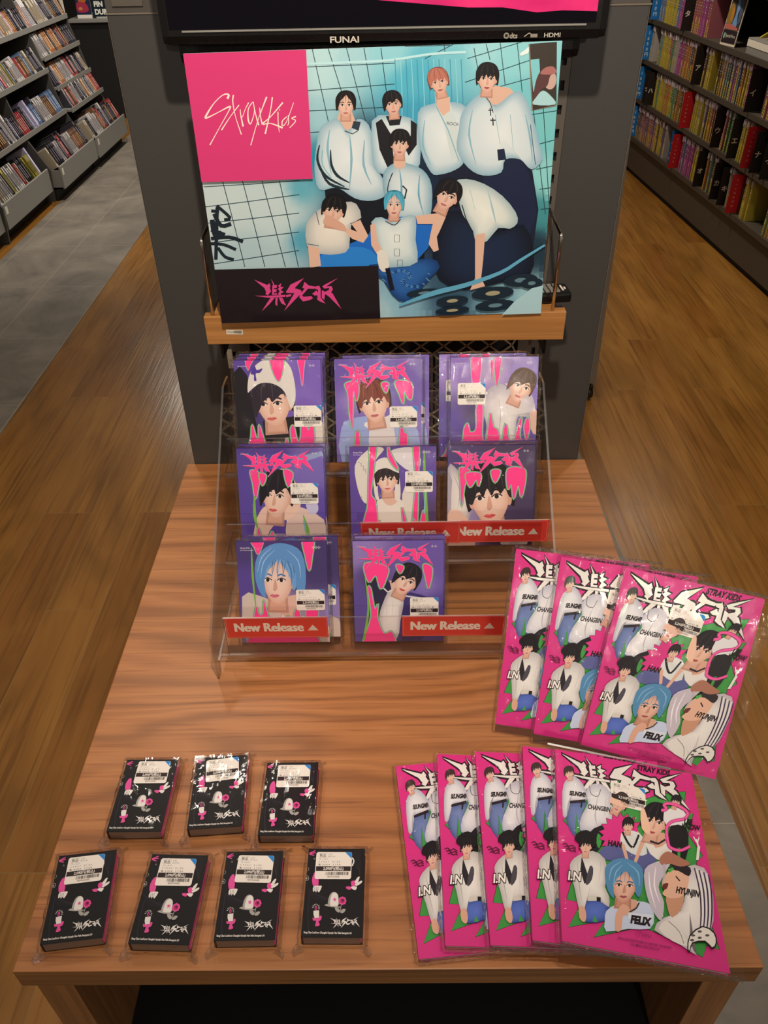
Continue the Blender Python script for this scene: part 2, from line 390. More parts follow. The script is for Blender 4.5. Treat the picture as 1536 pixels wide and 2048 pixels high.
# ================================================================== TELEVISION
tv = thing('television', 'black flat television with a pink sunset on its screen above the poster', 'television')
tx0, tx1, ty, tz0 = -.281, .297, .832, TZ + .7135
bm = bmesh.new(); box(bm, tx0, tx1, ty, ty + .035, tz0, tz0 + .36, bev=.012)
obj('bezel', bm, tv, MAT['black'])
obj('rear_housing', B(tx0 + .012, tx1 - .025, ty + .035, PY - .012, tz0 - .027, tz0 + .33, bev=.012), tv, MAT['black'])
obj('wall_mount', B(-.12, .12, PY - .012, PY - .0025, TZ + .72, TZ + 1.0), tv, MAT['black_matt'])
obj('lower_trim', B(tx0 + .03, tx1 - .03, ty - .002, ty, tz0 + .0165, tz0 + .0185), tv, MAT['rack_grey'])
# ================================================================== FLAT PRINTED ARTWORK (real, thin ink layers on the printed faces)
def homog(src, w, h):
    """source points TL, TR, BR, BL -> print coordinates (0,h),(w,h),(w,0),(0,0)"""
    dst = ((0, h), (w, h), (w, 0), (0, 0)); A = []; b = []
    for (x, y), (u, v) in zip(src, dst):
        A.append([x, y, 1, 0, 0, 0, -u * x, -u * y]); b.append(u)
        A.append([0, 0, 0, x, y, 1, -v * x, -v * y]); b.append(v)
    s = np.linalg.solve(np.array(A, float), np.array(b, float)); return np.append(s, 1).reshape(3, 3)
GL = {}
def glyphs(s, bold=0.0):
    k = (s, bold)
    if k not in GL:
        c = bpy.data.curves.new('lettering', 'FONT'); c.body = s; c.offset = bold; c.resolution_u = 3; c.fill_mode = 'FRONT'
        o = bpy.data.objects.new('lettering', c); COL.objects.link(o)
        me = o.evaluated_get(bpy.context.evaluated_depsgraph_get()).to_mesh()
        GL[k] = ([(v.co.x, v.co.y) for v in me.vertices], [tuple(p.vertices) for p in me.polygons])
        bpy.data.objects.remove(o); bpy.data.curves.remove(c)
    return GL[k]
def catmull(pts, closed=True, n=5):
    P = [np.array(p[:2], float) for p in pts]; N = len(P); out = []
    rng = range(N) if closed else range(N - 1)
    for i in rng:
        g = (lambda j: P[j % N]) if closed else (lambda j: P[max(0, min(N - 1, j))])
        a, b, c, d = g(i - 1), g(i), g(i + 1), g(i + 2)
        for k in range(n):
            t = k / n; out.append(tuple(.5 * (2 * b + (c - a) * t + (2 * a - 5 * b + 4 * c - d) * t * t + (3 * b - a - 3 * c + d) * t ** 3)))
    if not closed: out.append(tuple(P[-1]))
    return out
class Art:
    EPS = 9e-6
    def __init__(s, w, h, src=None, z0=0.0, eps=None):
        s.w, s.h = w, h; s.V = []; s.F = []; s.C = []; s.n = 0; s.z0 = z0; s.eps = eps or s.EPS
        s.H = homog(src or ((0, 0), (w, 0), (w, h), (0, h)), w, h)
        s.off = (0, 0, 1)
    def Z(s, ox=0, oy=0, k=1): s.off = (ox, oy, k); return s      # authoring frame: zoomed crop -> source
    def m(s, p):
        ox, oy, k = s.off; x, y = ox + p[0] / k, oy + p[1] / k
        q = s.H @ np.array((x, y, 1.0)); return (q[0] / q[2], q[1] / q[2])
    def clip(s, P):
        for ax, lim, sg in ((0, 0, 1), (0, s.w, -1), (1, 0, 1), (1, s.h, -1)):
            out = []; n = len(P)
            for i in range(n):
                a, b = P[i], P[(i + 1) % n]; da, db = sg * (a[ax] - lim), sg * (b[ax] - lim)
                if da >= 0: out.append(a)
                if (da >= 0) != (db >= 0):
                    t = da / (da - db); out.append((a[0] + t * (b[0] - a[0]), a[1] + t * (b[1] - a[1])))
            P = out
            if len(P) < 3: return []
        return P
    def raw(s, P, col, z):
        P = s.clip(P)
        if len(P) < 3: return
        b = len(s.V); s.V += [(x, y, z) for x, y in P]
        if len(P) == 3: tris = [(0, 1, 2)]
        else:
            try: tris = tessellate_polygon([[Vector((x, y, 0)) for x, y in P]])
            except Exception: return
        for t in tris:
            a_, b_, c_ = (P[i] for i in t)
            ar = (b_[0] - a_[0]) * (c_[1] - a_[1]) - (b_[1] - a_[1]) * (c_[0] - a_[0])
            if abs(ar) < 1e-14: continue
            t = t if ar > 0 else t[::-1]
            s.F.append(tuple(b + i for i in t)); s.C.append(col)
    def zz(s): s.n += 1; return s.z0 + s.n * s.eps
    def P(s, pts, col, smooth=0, layer=True):
        if smooth: pts = catmull(pts, True, smooth)
        s.raw([s.m(p) for p in pts], lin(col), s.zz() if layer else s.z0 + s.n * s.eps)
    def PG(s, pts, edge, mid, smooth=0, ring=.62, c=None):
        """printed shape with a soft tonal change from its outline to its middle"""
        if smooth: pts = catmull(pts, True, smooth)
        s.P(pts, edge); z = s.zz(); n = len(pts)
        cx, cy = c or (sum(p[0] for p in pts) / n, sum(p[1] for p in pts) / n)
        Q = [s.m(p) for p in pts]; I = [s.m((cx + (p[0] - cx) * ring, cy + (p[1] - cy) * ring)) for p in pts]; C = s.m((cx, cy))
        e, mi = lin(edge), lin(mid); i_ = tuple(a * .3 + b * .7 for a, b in zip(e, mi))
        for k in range(n):
            j = (k + 1) % n
            for P, cs in (((Q[k], Q[j], I[j], I[k]), (e, e, i_, i_)), ((I[k], I[j], C), (i_, i_, mi))):
                if not all(-1e-9 <= x <= s.w + 1e-9 and -1e-9 <= y <= s.h + 1e-9 for x, y in P): s.raw(list(P), cs[0], z); continue
                ar = sum(P[a][0] * P[(a + 1) % len(P)][1] - P[(a + 1) % len(P)][0] * P[a][1] for a in range(len(P)))
                if abs(ar) < 1e-13: continue
                o = range(len(P)) if ar > 0 else range(len(P) - 1, -1, -1)
                b = len(s.V); s.V += [(P[a][0], P[a][1], z) for a in o]; s.F.append(tuple(range(b, b + len(P)))); s.C.append(tuple(cs[a] for a in o))
    def R(s, x0, y0, x1, y1, col): s.P([(x0, y0), (x1, y0), (x1, y1), (x0, y1)], col)
    def E(s, cx, cy, rx, ry, col, rot=0, n=18):
        c, q = math.cos(rot), math.sin(rot)
        s.P([(cx + rx * math.cos(t) * c - ry * math.sin(t) * q, cy + rx * math.cos(t) * q + ry * math.sin(t) * c) for t in (2 * math.pi * i / n for i in range(n))], col)
    def L(s, pts, w, col, closed=False, smooth=0, ends=None):
        """stroke; w is a width or a list of widths (tapered)"""
        if smooth:
            m0 = len(pts); pts2 = catmull(pts, closed, smooth)
            pts = pts2
        n = len(pts); ws = [float(v) for v in np.interp(np.linspace(0, 1, n), np.linspace(0, 1, len(w)), w)] if isinstance(w, (list, tuple)) else [w] * n
        z = s.zz(); cl = lin(col); idx = list(range(n)) + ([0] if closed else [])
        N = []
        for i in range(n):
            a = pts[(i - 1) % n] if (closed or i > 0) else pts[i]; b = pts[(i + 1) % n] if (closed or i < n - 1) else pts[i]
            dx, dy = b[0] - a[0], b[1] - a[1]; l = math.hypot(dx, dy) or 1; N.append((-dy / l, dx / l))
        for i, j in zip(idx, idx[1:]):
            p, q = pts[i], pts[j]; a, b = ws[i] / 2, ws[j] / 2
            s.raw([s.m(v) for v in ((p[0] + N[i][0] * a, p[1] + N[i][1] * a), (q[0] + N[j][0] * b, q[1] + N[j][1] * b), (q[0] - N[j][0] * b, q[1] - N[j][1] * b), (p[0] - N[i][0] * a, p[1] - N[i][1] * a))], cl, z)
    def T(s, txt, x, y, size, col, rot=0, sx=1.0, bold=0.0, align='L', shear=0, vert=False):
        V, F = glyphs(txt, bold); 
        if not V: return
        wd = max(v[0] for v in V); a = {'L': 0, 'C': -wd / 2, 'R': -wd}[align]; c, q = math.cos(rot), math.sin(rot); z = s.zz(); cl = lin(col)
        def g(v):
            u, t = (v[0] + a + shear * v[1]) * size * sx, -v[1] * size
            return s.m((x + u * c - t * q, y + u * q + t * c))
        W_ = [g(v) for v in V]
        for f in F: s.raw([W_[i] for i in f], cl, z)
    def grid(s, x0, y0, x1, y1, nx, ny, fn):
        """base layer with smoothly varying printed colour, corner coloured"""
        z = s.zz()
        for j in range(ny):
            for i in range(nx):
                P = []
                for a, b in ((i, j), (i + 1, j), (i + 1, j + 1), (i, j + 1)): P.append((x0 + (x1 - x0) * a / nx, y0 + (y1 - y0) * b / ny))
                Q = [s.m(p) for p in P]; cs = [lin(fn(*p)) for p in P]
                if s.clip(Q) and len(s.clip(Q)) == 4 and all(-1e-9 <= x <= s.w + 1e-9 and -1e-9 <= y <= s.h + 1e-9 for x, y in Q):
                    b_ = len(s.V); s.V += [(x, y, z) for x, y in Q]; s.F.append((b_ + 3, b_ + 2, b_ + 1, b_)); s.C.append(tuple(cs[::-1]))
                else: s.raw(Q, cs[0], z)
    def mesh(s, name):
        me = bpy.data.meshes.new(name); me.from_pydata(s.V, [], s.F)
        at = me.color_attributes.new('Col', 'FLOAT_COLOR', 'CORNER'); buf = []
        for p, c in zip(me.polygons, s.C):
            if isinstance(c[0], tuple):
                for k in c: buf += [*k, 1.0]
            else: buf += [*c, 1.0] * p.loop_total
        at.data.foreach_set('color', buf); return me
def mixc(a, b, t):
    a, b = (tuple(int(c.lstrip('#')[i:i + 2], 16) / 255 for i in (0, 2, 4)) if isinstance(c, str) else c for c in (a, b))
    return tuple(x + (y - x) * t for x, y in zip(a, b))
def noise2(x, y, s=1.0):
    return .5 + .5 * (math.sin(x * 1.7 * s + 1.3 * math.sin(y * 1.1 * s)) * math.cos(y * 1.3 * s + 1.7 * math.sin(x * .7 * s)))

# ------------------------------------------------------------------ recurring drawings
LOGO = [  # jagged two-part title lettering, drawn in a 700 x 280 frame
    [(0, 12), (118, 62), (128, 98), (96, 120), (80, 80)],                     # spike top left
    [(96, 62), (118, 40), (128, 66), (112, 86), (134, 104), (106, 140), (86, 124), (110, 104), (92, 84)],
    [(132, 4), (158, 52), (150, 60)],
    [(142, 58), (178, 54), (176, 78), (156, 80), (156, 90), (176, 88), (174, 112), (154, 114), (154, 124), (178, 122), (180, 134), (140, 136)],
    [(186, 62), (214, 40), (206, 68), (232, 74), (208, 96), (232, 112), (206, 128), (216, 140), (186, 132), (200, 104), (184, 88), (198, 74)],
    [(4, 142), (118, 142), (246, 136), (246, 152), (160, 156), (120, 158), (80, 154)],
    [(130, 158), (162, 158), (122, 208), (60, 268), (104, 196)],
    [(168, 158), (184, 158), (182, 226), (166, 212)],
    [(192, 156), (222, 158), (252, 224), (214, 204)],
    [(250, 138), (292, 128), (288, 146), (254, 156)],
    [(392, 0), (318, 82), (352, 92), (368, 98), (376, 118), (236, 266), (316, 122), (256, 120), (250, 112), (286, 52)],       # S
    [(396, 30), (430, 60), (486, 70), (476, 88), (424, 86), (378, 140), (388, 152), (452, 146), (464, 164), (440, 178), (386, 190), (356, 156), (360, 136), (398, 84), (380, 80)],  # T
    [(478, 70), (512, 62), (524, 86), (526, 160), (564, 208), (520, 190), (498, 176), (500, 140), (476, 142), (458, 128), (490, 100), (502, 120), (504, 94), (484, 90)],   # A
    [(662, 0), (560, 52), (538, 66), (552, 86), (590, 80), (592, 96), (560, 112), (534, 98), (534, 160), (554, 178), (560, 130), (590, 150), (690, 252), (622, 128), (608, 118), (622, 92), (612, 66), (570, 68)],    # R
]
def logo(a, quad, col, outline=None, ow=10):
    """lettering mapped on the quad TL,TR,BR,BL of the current frame"""
    Hq = np.linalg.inv(homog(quad, 700, 280))
    def g(p):
        q = Hq @ np.array((p[0], 280 - p[1], 1.0)); return (q[0] / q[2], q[1] / q[2])
    if outline:
        for P_ in LOGO: a.L([g(p) for p in P_], ow, outline, closed=True)
    for P_ in LOGO: a.P([g(p) for p in P_], col)
def hand_logo(a, quad, col, k=1.0):
    """thin hand-written signature lettering, 620 x 360 frame (drawn from the zoomed crop)"""
    Hq = np.linalg.inv(homog(quad, 620, 360))
    def g(p):
        q = Hq @ np.array((p[0], 360 - p[1], 1.0)); return (q[0] / q[2], q[1] / q[2])
    S = [([(150, 40), (158, 12), (120, 14), (60, 70), (10, 150), (12, 168), (90, 130), (165, 92), (160, 120), (100, 230), (35, 350)], [22, 16, 9, 8, 18, 14, 7, 16, 9, 6, 10]),
         ([(190, 15), (186, 60), (205, 160), (245, 280)], [14, 10, 6, 10]), ([(112, 250), (170, 160), (228, 82)], [12, 6, 10]),
         ([(236, 110), (240, 150), (256, 226)], [6, 9, 16]), ([(250, 165), (270, 110), (292, 66)], [6, 6, 10]),
         ([(318, 62), (290, 110), (290, 180), (306, 208), (330, 130), (322, 60)], [8, 8, 14, 10, 6, 6]), ([(322, 60), (338, 140), (360, 218)], [8, 8, 14]),
         ([(412, 28), (385, 100), (350, 200), (308, 352)], [16, 9, 6, 9]), ([(366, 100), (372, 160), (384, 212)], [8, 8, 14]),
         ([(450, 30), (438, 120), (404, 276)], [12, 8, 14]), ([(520, 66), (440, 160), (386, 210), (440, 206), (520, 236)], [14, 8, 12, 8, 18]),
         ([(488, 128), (490, 200), (498, 266)], [10, 8, 5]), ([(498, 112), (500, 118)], [10, 10]),
         ([(548, 160), (518, 190), (520, 222), (548, 190), (592, 66)], [8, 10, 10, 6, 6]), ([(556, 150), (560, 200), (552, 220)], [6, 8, 6]),
         ([(608, 160), (580, 172), (606, 190), (566, 236)], [12, 9, 9, 7])]
    for pts, ws in S: a.L([g(p) for p in pts], [w * k * .9 for w in ws], col, smooth=5)
def face(a, cx, cy, w, h, rot=0, skin='#e9c3ae', hair='#1d1a1c', style='fringe', look=0, lip='#c9737a', shade='#d3a28f', hair2=None, feat=1):
    """a plain, generic printed portrait head: hair, face, brows, eyes, nose and mouth"""
    c, q = math.cos(rot), math.sin(rot)
    def g(u, v): return (cx + u * w * c - v * h * q, cy + u * w * q + v * h * c)
    def G(L_): return [g(*p) for p in L_]
    hair2 = hair2 or hair
    a.PG(G([(-.62, -.1), (-.60, -.45), (-.35, -.78), (.05, -.86), (.42, -.74), (.62, -.40), (.62, .0), (.56, .22), (.42, .1), (-.42, .1), (-.56, .25)]), mixc(hair, '#000000', .25), mixc(hair, '#ffffff', .08), 4)
    a.P(G([(-.30, .30), (.30, .30), (.34, .85), (-.34, .85)]), mixc(shade, '#503028', .18))
    a.P(G([(-.20, .35), (.22, .35), (.26, .78), (-.26, .78)]), shade)
    a.PG(G([(-.46, -.2), (-.38, -.5), (0, -.6), (.38, -.5), (.46, -.2), (.44, .12), (.30, .40), (.10, .58), (-.10, .58), (-.30, .40), (-.44, .12)]), mixc(skin, shade, .75), mixc(skin, '#ffffff', .12), 4, c=g(.04 * look, .02))
    for sg in (-1, 1): a.P(G([(sg * .44, -.06), (sg * .53, -.08), (sg * .51, .14), (sg * .43, .16)]), shade, 3)
    if feat:
        l = look * .06
        a.P(G([(.02 + l, -.1), (.09 + l, .16), (.02 + l, .22), (-.05 + l, .18)]), shade, 3)
        for sg in (-1, 1):
            a.L(G([(sg * .34 + l, -.17), (sg * .20 + l, -.22), (sg * .09 + l, -.17)]), .05 * w, hair if feat < 2 else '#3a2a2a', smooth=3)
            a.P(G([(sg * .33 + l, -.05), (sg * .21 + l, -.11), (sg * .09 + l, -.04), (sg * .21 + l, -.01)]), '#f2e6e0', 3)
            a.E(*g(sg * .21 + l, -.055), .055 * w, .05 * h, '#2a1c1c', rot)
            a.L(G([(sg * .35 + l, -.06), (sg * .21 + l, -.12), (sg * .08 + l, -.05)]), .03 * w, '#3a2424', smooth=3)
        a.P(G([(-.06 + l, .2), (.0 + l, .23), (.07 + l, .2), (0 + l, .25)]), mixc(shade, '#7a4a40', .4))
        a.P(G([(-.15 + l, .37), (-.05 + l, .33), (0 + l, .35), (.05 + l, .33), (.15 + l, .37), (.0 + l, .44)]), lip, 3)
        a.L(G([(-.14 + l, .375), (0 + l, .385), (.14 + l, .375)]), .018 * w, mixc(lip, '#401818', .5))
    if style == 'fringe':
        a.P(G([(-.56, -.02), (-.58, -.45), (-.3, -.78), (.1, -.8), (.5, -.6), (.57, -.05), (.47, -.02), (.38, -.22), (.26, -.10), (.16, -.26), (.04, -.08), (-.06, -.26), (-.18, -.06), (-.28, -.24), (-.38, -.05), (-.46, .08)]), hair2, 3)
    elif style == 'part':
        a.P(G([(-.57, .12), (-.60, -.4), (-.3, -.76), (.06, -.72), (-.1, -.5), (-.3, -.3), (-.42, -.02), (-.47, .2)]), hair2, 3)
        a.P(G([(.57, .12), (.60, -.4), (.32, -.76), (.0, -.74), (.12, -.5), (.3, -.3), (.43, -.02), (.48, .2)]), hair2, 3)
    elif style == 'sweep':
        a.P(G([(-.57, .3), (-.62, -.35), (-.3, -.8), (.2, -.82), (.58, -.5), (.6, .1), (.46, -.12), (.3, -.32), (.12, -.22), (-.04, -.10), (-.12, -.24), (-.30, -.12), (-.44, .12)]), hair2, 3)
    if style in ('fringe', 'part', 'sweep'):
        hl = mixc(hair2, '#ffffff', .14); hd = mixc(hair2, '#000000', .35)
        for k in range(7):
            u = -.48 + k * .16; a.L(G([(u * .45, -.76), (u * .95, -.52), (u * 1.08, -.22 + .05 * (k % 2))]), [.01 * w, .028 * w, .008 * w], hl if k % 2 else hd, smooth=3)
    if style == 'beanie':
        a.P(G([(-.66, -.12), (-.60, -.62), (-.3, -.98), (.1, -1.04), (.5, -.85), (.70, -.4), (.68, .1), (.5, -.22), (.1, -.42), (-.3, -.36)]), '#ddd8d6', 4)
def strands(a, L_, cols, w):
    for k, pts in enumerate(L_): a.L(pts, [w * .4, w, w * .3], cols[k % len(cols)], smooth=4)
def drips(a, pts, core='#ff3f92', mid='#8fc0d8', outer='#7ab04c', w=(16, 8), sm=4):
    """melting lettering: pink core with pale blue and green rims"""
    P_ = catmull(pts, True, sm)
    a.L(P_, w[0], outer, closed=True); a.L(P_, w[1], mid, closed=True); a.P(P_, core)
# ------------------------------------------------------------------ price stickers
def sticker_art(l4, l5, price, l3='ワールド', date='23/11/10', code='8809755506882'):
    a = Art(.040, .031, ((0, 0), (400, 0), (400, 310), (0, 310)))
    r = 24; P_ = []
    for cx, cy, t0 in ((400 - r, r, -90), (400 - r, 310 - r, 0), (r, 310 - r, 90), (r, r, 180)):
        for k in range(5): t = math.radians(t0 + 22.5 * k); P_.append((cx + r * math.cos(t), cy + r * math.sin(t)))
    a.P(P_, '#ece4dd')
    a.P([(322, 1), (378, 1), (392, 8), (399, 22), (399, 78)], '#2384d2')
    for q in (((30, 16), (118, 16), (118, 62), (30, 62)),): a.L(q, 2.5, '#7d7672', closed=True)
    a.T('新品', 38, 54, 40, '#5a5350', sx=.9, bold=.012)
    a.T('CD', 134, 36, 24, '#8a827e', sx=1.4); a.T(date, 134, 60, 22, '#8f8783')
    a.T(l3, 32, 92, 27, '#6e6763'); 
    for i, ch in enumerate(l4): 
        if ch != ' ': a.T(ch, 34 + i * 25, 122, 25, '#6b6460')
    for i, ch in enumerate(l5):
        if ch != ' ': a.T(ch, 30 + i * 23, 156, 25, '#57504d')
    a.R(8, 166, 392, 220, '#2b1d1f')
    a.T(price, 200, 208, 45, '#f6efe6', sx=.86, bold=.014, align='C')
    x = 120; rr = random.Random(len(l5) * 7 + len(price))
    while x < 372:
        w = rr.choice((2, 3, 5, 7)); a.R(x, 230, x + w, 266, '#3a302e'); x += w + rr.choice((3, 4, 6))
    a.T(code, 140, 292, 24, '#8a8078', sx=.85)
    return a.mesh('price_sticker')
ST_BOX = sticker_art('STRAY KIDS', '輸:ROCK STAR', '2,090円(税込)', date='98/12/30')
ST_CD = sticker_art('Stray Kids', '輸:(POSTCARD)樂-', '2,310円(税込)', code='8809755506875')
ST_BOOK = sticker_art('Stray Kids', '輸:(HEADLINER)樂-', '2,310円(税込)', code='8809755506868')
def put_sticker(me, parent, cx, cy, z, rot=0, sc=1.0):
    o = obj('price_sticker', me, parent, None if me.materials else MAT['print'])
    m = Matrix.Translation((cx, cy, z)) @ Matrix.Rotation(rot, 4, 'Z') @ Matrix.Scale(sc, 4) @ Matrix.Translation((-.02, -.0155, 0))
    o.matrix_parent_inverse = Matrix.Identity(4); o.matrix_basis = m; return o
def copy_tree(o, parent=None):
    c = o.copy(); COL.objects.link(c)
    if parent is not None: c.parent = parent; c.matrix_parent_inverse = o.matrix_parent_inverse.copy(); c.matrix_basis = o.matrix_basis.copy()
    for ch in list(o.children): copy_tree(ch, c)
    return c
def crinkle_sheet(bm, P0, P1, P2, P3, nu, nv, amp, rnd, mi=0):
    """wavy film patch between four corners"""
    P0, P1, P2, P3 = map(Vector, (P0, P1, P2, P3)); nrm = (P1 - P0).cross(P3 - P0).normalized(); G = []
    for j in range(nv + 1):
        row = []
        for i in range(nu + 1):
            u, v = i / nu, j / nv
            p = (P0 * (1 - u) + P1 * u) * (1 - v) + (P3 * (1 - u) + P2 * u) * v
            e = 1 if 0 < v < 1 or j == nv else .0
            row.append(bm.verts.new(p + nrm * rnd.uniform(-amp, amp) * e))
        G.append(row)
    for j in range(nv):
        for i in range(nu):
            f = bm.faces.new((G[j][i], G[j][i + 1], G[j + 1][i + 1], G[j + 1][i])); f.smooth = True; f.material_index = mi
# ------------------------------------------------------------------ artwork of the single goods
def anchors(L):
    def f(x, y):
        ws = 0; c = [0, 0, 0]
        for ax, ay, r, col in L:
            w = 1 / (((x - ax) ** 2 + (y - ay) ** 2) / (r * r) + .05) ** 2; ws += w
            for i in range(3): c[i] += w * int(col[1 + 2 * i:3 + 2 * i], 16) / 255
        return tuple(v / ws for v in c)
    return f
def star(cx, cy, r, n=5, k=.42, rot=-math.pi / 2):
    return [(cx + (r if i % 2 == 0 else r * k) * math.cos(rot + math.pi * i / n), cy + (r if i % 2 == 0 else r * k) * math.sin(rot + math.pi * i / n)) for i in range(2 * n)]
def folds(a, L_, col, w):
    for pts in L_: a.L(pts, [w * .3] + [w] * (len(pts) - 2) + [w * .2], col, smooth=3)

def art_poster(w, h):
    a = Art(w, h, ((366, 105), (1124, 82), (1080, 626), (448, 646)))
    bg = anchors([(440, 420, 60, '#c2d3d4'), (540, 420, 60, '#bfd2d4'), (500, 520, 60, '#a9c3ca'), (600, 380, 25, '#5fa9bc'), (606, 480, 22, '#4f9db8'), (640, 130, 50, '#b5dbe0'), (700, 120, 40, '#a4d2dc'),
                  (640, 230, 30, '#9bc8d4'), (650, 330, 30, '#1f93b0'), (780, 110, 40, '#8fcfdb'), (830, 160, 50, '#4fb2cc'), (835, 230, 40, '#3f9fc0'), (910, 120, 40, '#74c2d2'), (960, 100, 40, '#9cd6de'), (1040, 120, 40, '#8ed2da'),
                  (1050, 180, 30, '#78c6cf'), (1090, 270, 30, '#76c4c9'), (1090, 350, 30, '#8bd0d2'), (1080, 430, 25, '#3f8d95'), (740, 330, 50, '#16283c'), (870, 380, 60, '#15243c'), (930, 480, 60, '#13233a'), (700, 470, 40, '#173c70'),
                  (1060, 500, 30, '#1d3444'), (800, 590, 40, '#86b4c8'), (900, 570, 40, '#35556c'), (1000, 600, 40, '#7faebf'), (1060, 600, 30, '#a2c9d2'), (760, 620, 30, '#a9c8d2')])
    a.grid(340, 70, 1140, 660, 64, 46, bg)
    g = '#1e3c4a'
    for x0, x1 in ((448, 492), (488, 532), (527, 573), (562, 599)): a.L([(x0 - 2, 362), (x0 + (x1 - x0) * .5, 450), (x1, 535)], 1.6, g)
    for y0, y1 in ((374, 362), (415, 390), (448, 427), (488, 465), (532, 502)): a.L([(408, y0), (500, (y0 + y1) / 2 + 1), (600, y1)], 1.6, g)
    for x0, x1 in ((624, 660), (656, 706), (693, 735), (728, 756), (762, 782)): a.L([(x0, 95), (x1, 255)], 1.5, g)
    for y0, y1 in ((133, 126), (181, 168), (222, 214), (266, 252)): a.L([(612, y0), (790, y1)], 1.5, g)
    for p in (((810, 92), (900, 90)), ((850, 117), (915, 84)), ((935, 117), (1050, 82)), ((930, 165), (1062, 120)), ((995, 175), (1060, 157)), ((948, 96), (956, 140)), ((972, 88), (980, 120)), ((1000, 84), (1010, 170)), ((1034, 84), (1044, 185)), ((888, 84), (890, 108))): a.L(p, 1.4, g)
    for p in (((1066, 220), (1090, 430)), ((1086, 216), (1098, 420)), ((1064, 230), (1116, 222)), ((1068, 292), (1112, 280)), ((1072, 340), (1110, 332)), ((1078, 380), (1106, 376)), ((1080, 420), (1102, 418))): a.L(p, 1.5, '#1d4a4c')
    a.L([(614, 127), (700, 124), (780, 120), (860, 108), (932, 104)], 5, '#b9e4ea', smooth=3)
    a.L([(1066, 88), (1052, 104), (1040, 110)], [3, 9, 5], '#e4f2f2')
    for x in range(790, 930, 11): a.L([(x, 118), (x + 4, 200), (x + 2, 300)], 1.5, '#8fd4e2' if x % 2 else '#3796b4')
    # mirror at the right edge
    a.P([(1058, 88), (1113, 84), (1112, 212), (1064, 222)], '#3a322c'); a.P([(1060, 120), (1078, 118), (1080, 160), (1066, 185)], '#7fc9d2')
    a.L([(1058, 88), (1064, 222), (1112, 212)], 2.4, '#8a7a66')
    a.P([(1066, 210), (1072, 195), (1085, 182), (1100, 192), (1110, 210)], '#a9d4da', 3); a.E(1099, 160, 13, 20, '#c7a79c'); a.P([(1066, 200), (1072, 160), (1085, 138), (1104, 133), (1112, 145), (1100, 152), (1094, 172), (1082, 180)], '#5a3a3a', 3); a.P([(1080, 148), (1090, 136), (1106, 134), (1112, 146), (1098, 150)], '#a86c68', 3)
    # lower wall graffiti
    k = '#18232e'
    for pts, ww in (([(435, 412), (462, 436), (450, 440)], 6), ([(430, 428), (444, 452), (464, 448)], 8), ([(426, 440), (432, 470), (446, 466)], 10), ([(424, 422), (440, 424)], 6), ([(436, 415), (434, 520)], 7), ([(424, 488), (450, 490), (474, 500)], 6), ([(424, 478), (460, 475), (488, 484)], 7), ([(438, 496), (452, 514), (470, 520)], 6), ([(424, 460), (452, 470)], 7)): a.L(pts, ww, k, smooth=3)
    S, Sh, K = '#d0dde4', '#86b4c8', '#15161d'
    sk, skd = '#dcb49f', '#b98a78'
    # standing people, back row
    a.P([(650, 372), (700, 372), (770, 372), (850, 420), (850, 520), (700, 500), (655, 420)], '#10141f')
    a.P([(876, 300), (960, 300), (1062, 330), (1076, 420), (1062, 520), (1010, 540), (940, 470), (880, 400)], '#151c31')
    a.P([(970, 320), (1040, 312), (1066, 372), (1072, 430), (1050, 500), (1004, 470), (964, 390)], '#1a2340')
    a.P([(680, 222), (704, 222), (712, 244), (694, 268), (672, 246)], sk)
    a.PG([(652, 246), (676, 238), (696, 262), (716, 238), (738, 250), (748, 290), (750, 330), (768, 360), (776, 388), (748, 402), (712, 398), (676, 376), (640, 380), (630, 340), (634, 290), (640, 260)], '#8fb4c6', '#e2eaec', 3, .72)
    folds(a, [[(660, 260), (656, 300), (664, 350)], [(700, 270), (704, 320), (700, 380)], [(730, 280), (728, 330), (744, 370)]], Sh, 5)
    a.P([(708, 242), (722, 244), (718, 262), (704, 256)], '#2b3b48'); a.L([(690, 262), (706, 268), (716, 262)], 2, '#39505c')
    for q in ([(640, 290), (636, 320), (652, 352), (690, 374)], [(662, 300), (664, 330), (676, 352), (700, 366)], [(640, 335), (660, 368), (700, 380)]): a.L(q, [2, 5, 6, 2], '#1f3038', smooth=4)
    a.L([(646, 300), (646, 330), (664, 356)], 2, '#7fb9c4', smooth=3)
    face(a, 692, 212, 33, 37, 0, '#e0b8a4', '#191517', 'part', 0, feat=1)
    a.PG([(744, 242), (776, 230), (806, 232), (832, 246), (842, 300), (830, 350), (770, 350), (748, 330)], '#8fb4c6', '#e2eaec', 2, .72)
    a.P([(752, 246), (764, 238), (782, 268), (790, 330), (776, 336), (760, 300)], '#1d1c22'); a.P([(822, 240), (834, 248), (834, 290), (818, 312), (812, 300), (822, 270)], '#1d1c22')
    a.P([(772, 232), (804, 232), (800, 250), (780, 252)], '#1c2026')
    face(a, 786, 210, 32, 35, -.12, '#d9b09c', '#17151a', 'sweep')
    a.PG([(836, 226), (864, 208), (898, 204), (932, 214), (942, 260), (930, 320), (912, 340), (880, 350), (862, 345), (842, 300)], '#8fb4c6', '#e2eaec', 3, .72)
    a.P([(874, 206), (900, 206), (912, 240), (924, 310), (906, 330), (888, 250)], '#cdd9da'); a.L([(872, 212), (896, 260), (918, 322)], 2.2, Sh)
    folds(a, [[(850, 240), (846, 290), (862, 330)], [(930, 240), (926, 280)]], Sh, 4); a.T('ROCK', 893, 250, 9, '#2b3b50', rot=.1)
    a.P([(872, 194), (900, 194), (900, 222), (886, 232), (874, 214)], sk)
    face(a, 878, 166, 34, 38, -.22, '#ddb19d', '#a35a4c', 'fringe', lip='#b9666a', hair2='#b8705f')
    a.P([(964, 188), (990, 172), (1018, 176), (1028, 186), (1000, 214), (978, 208)], sk)
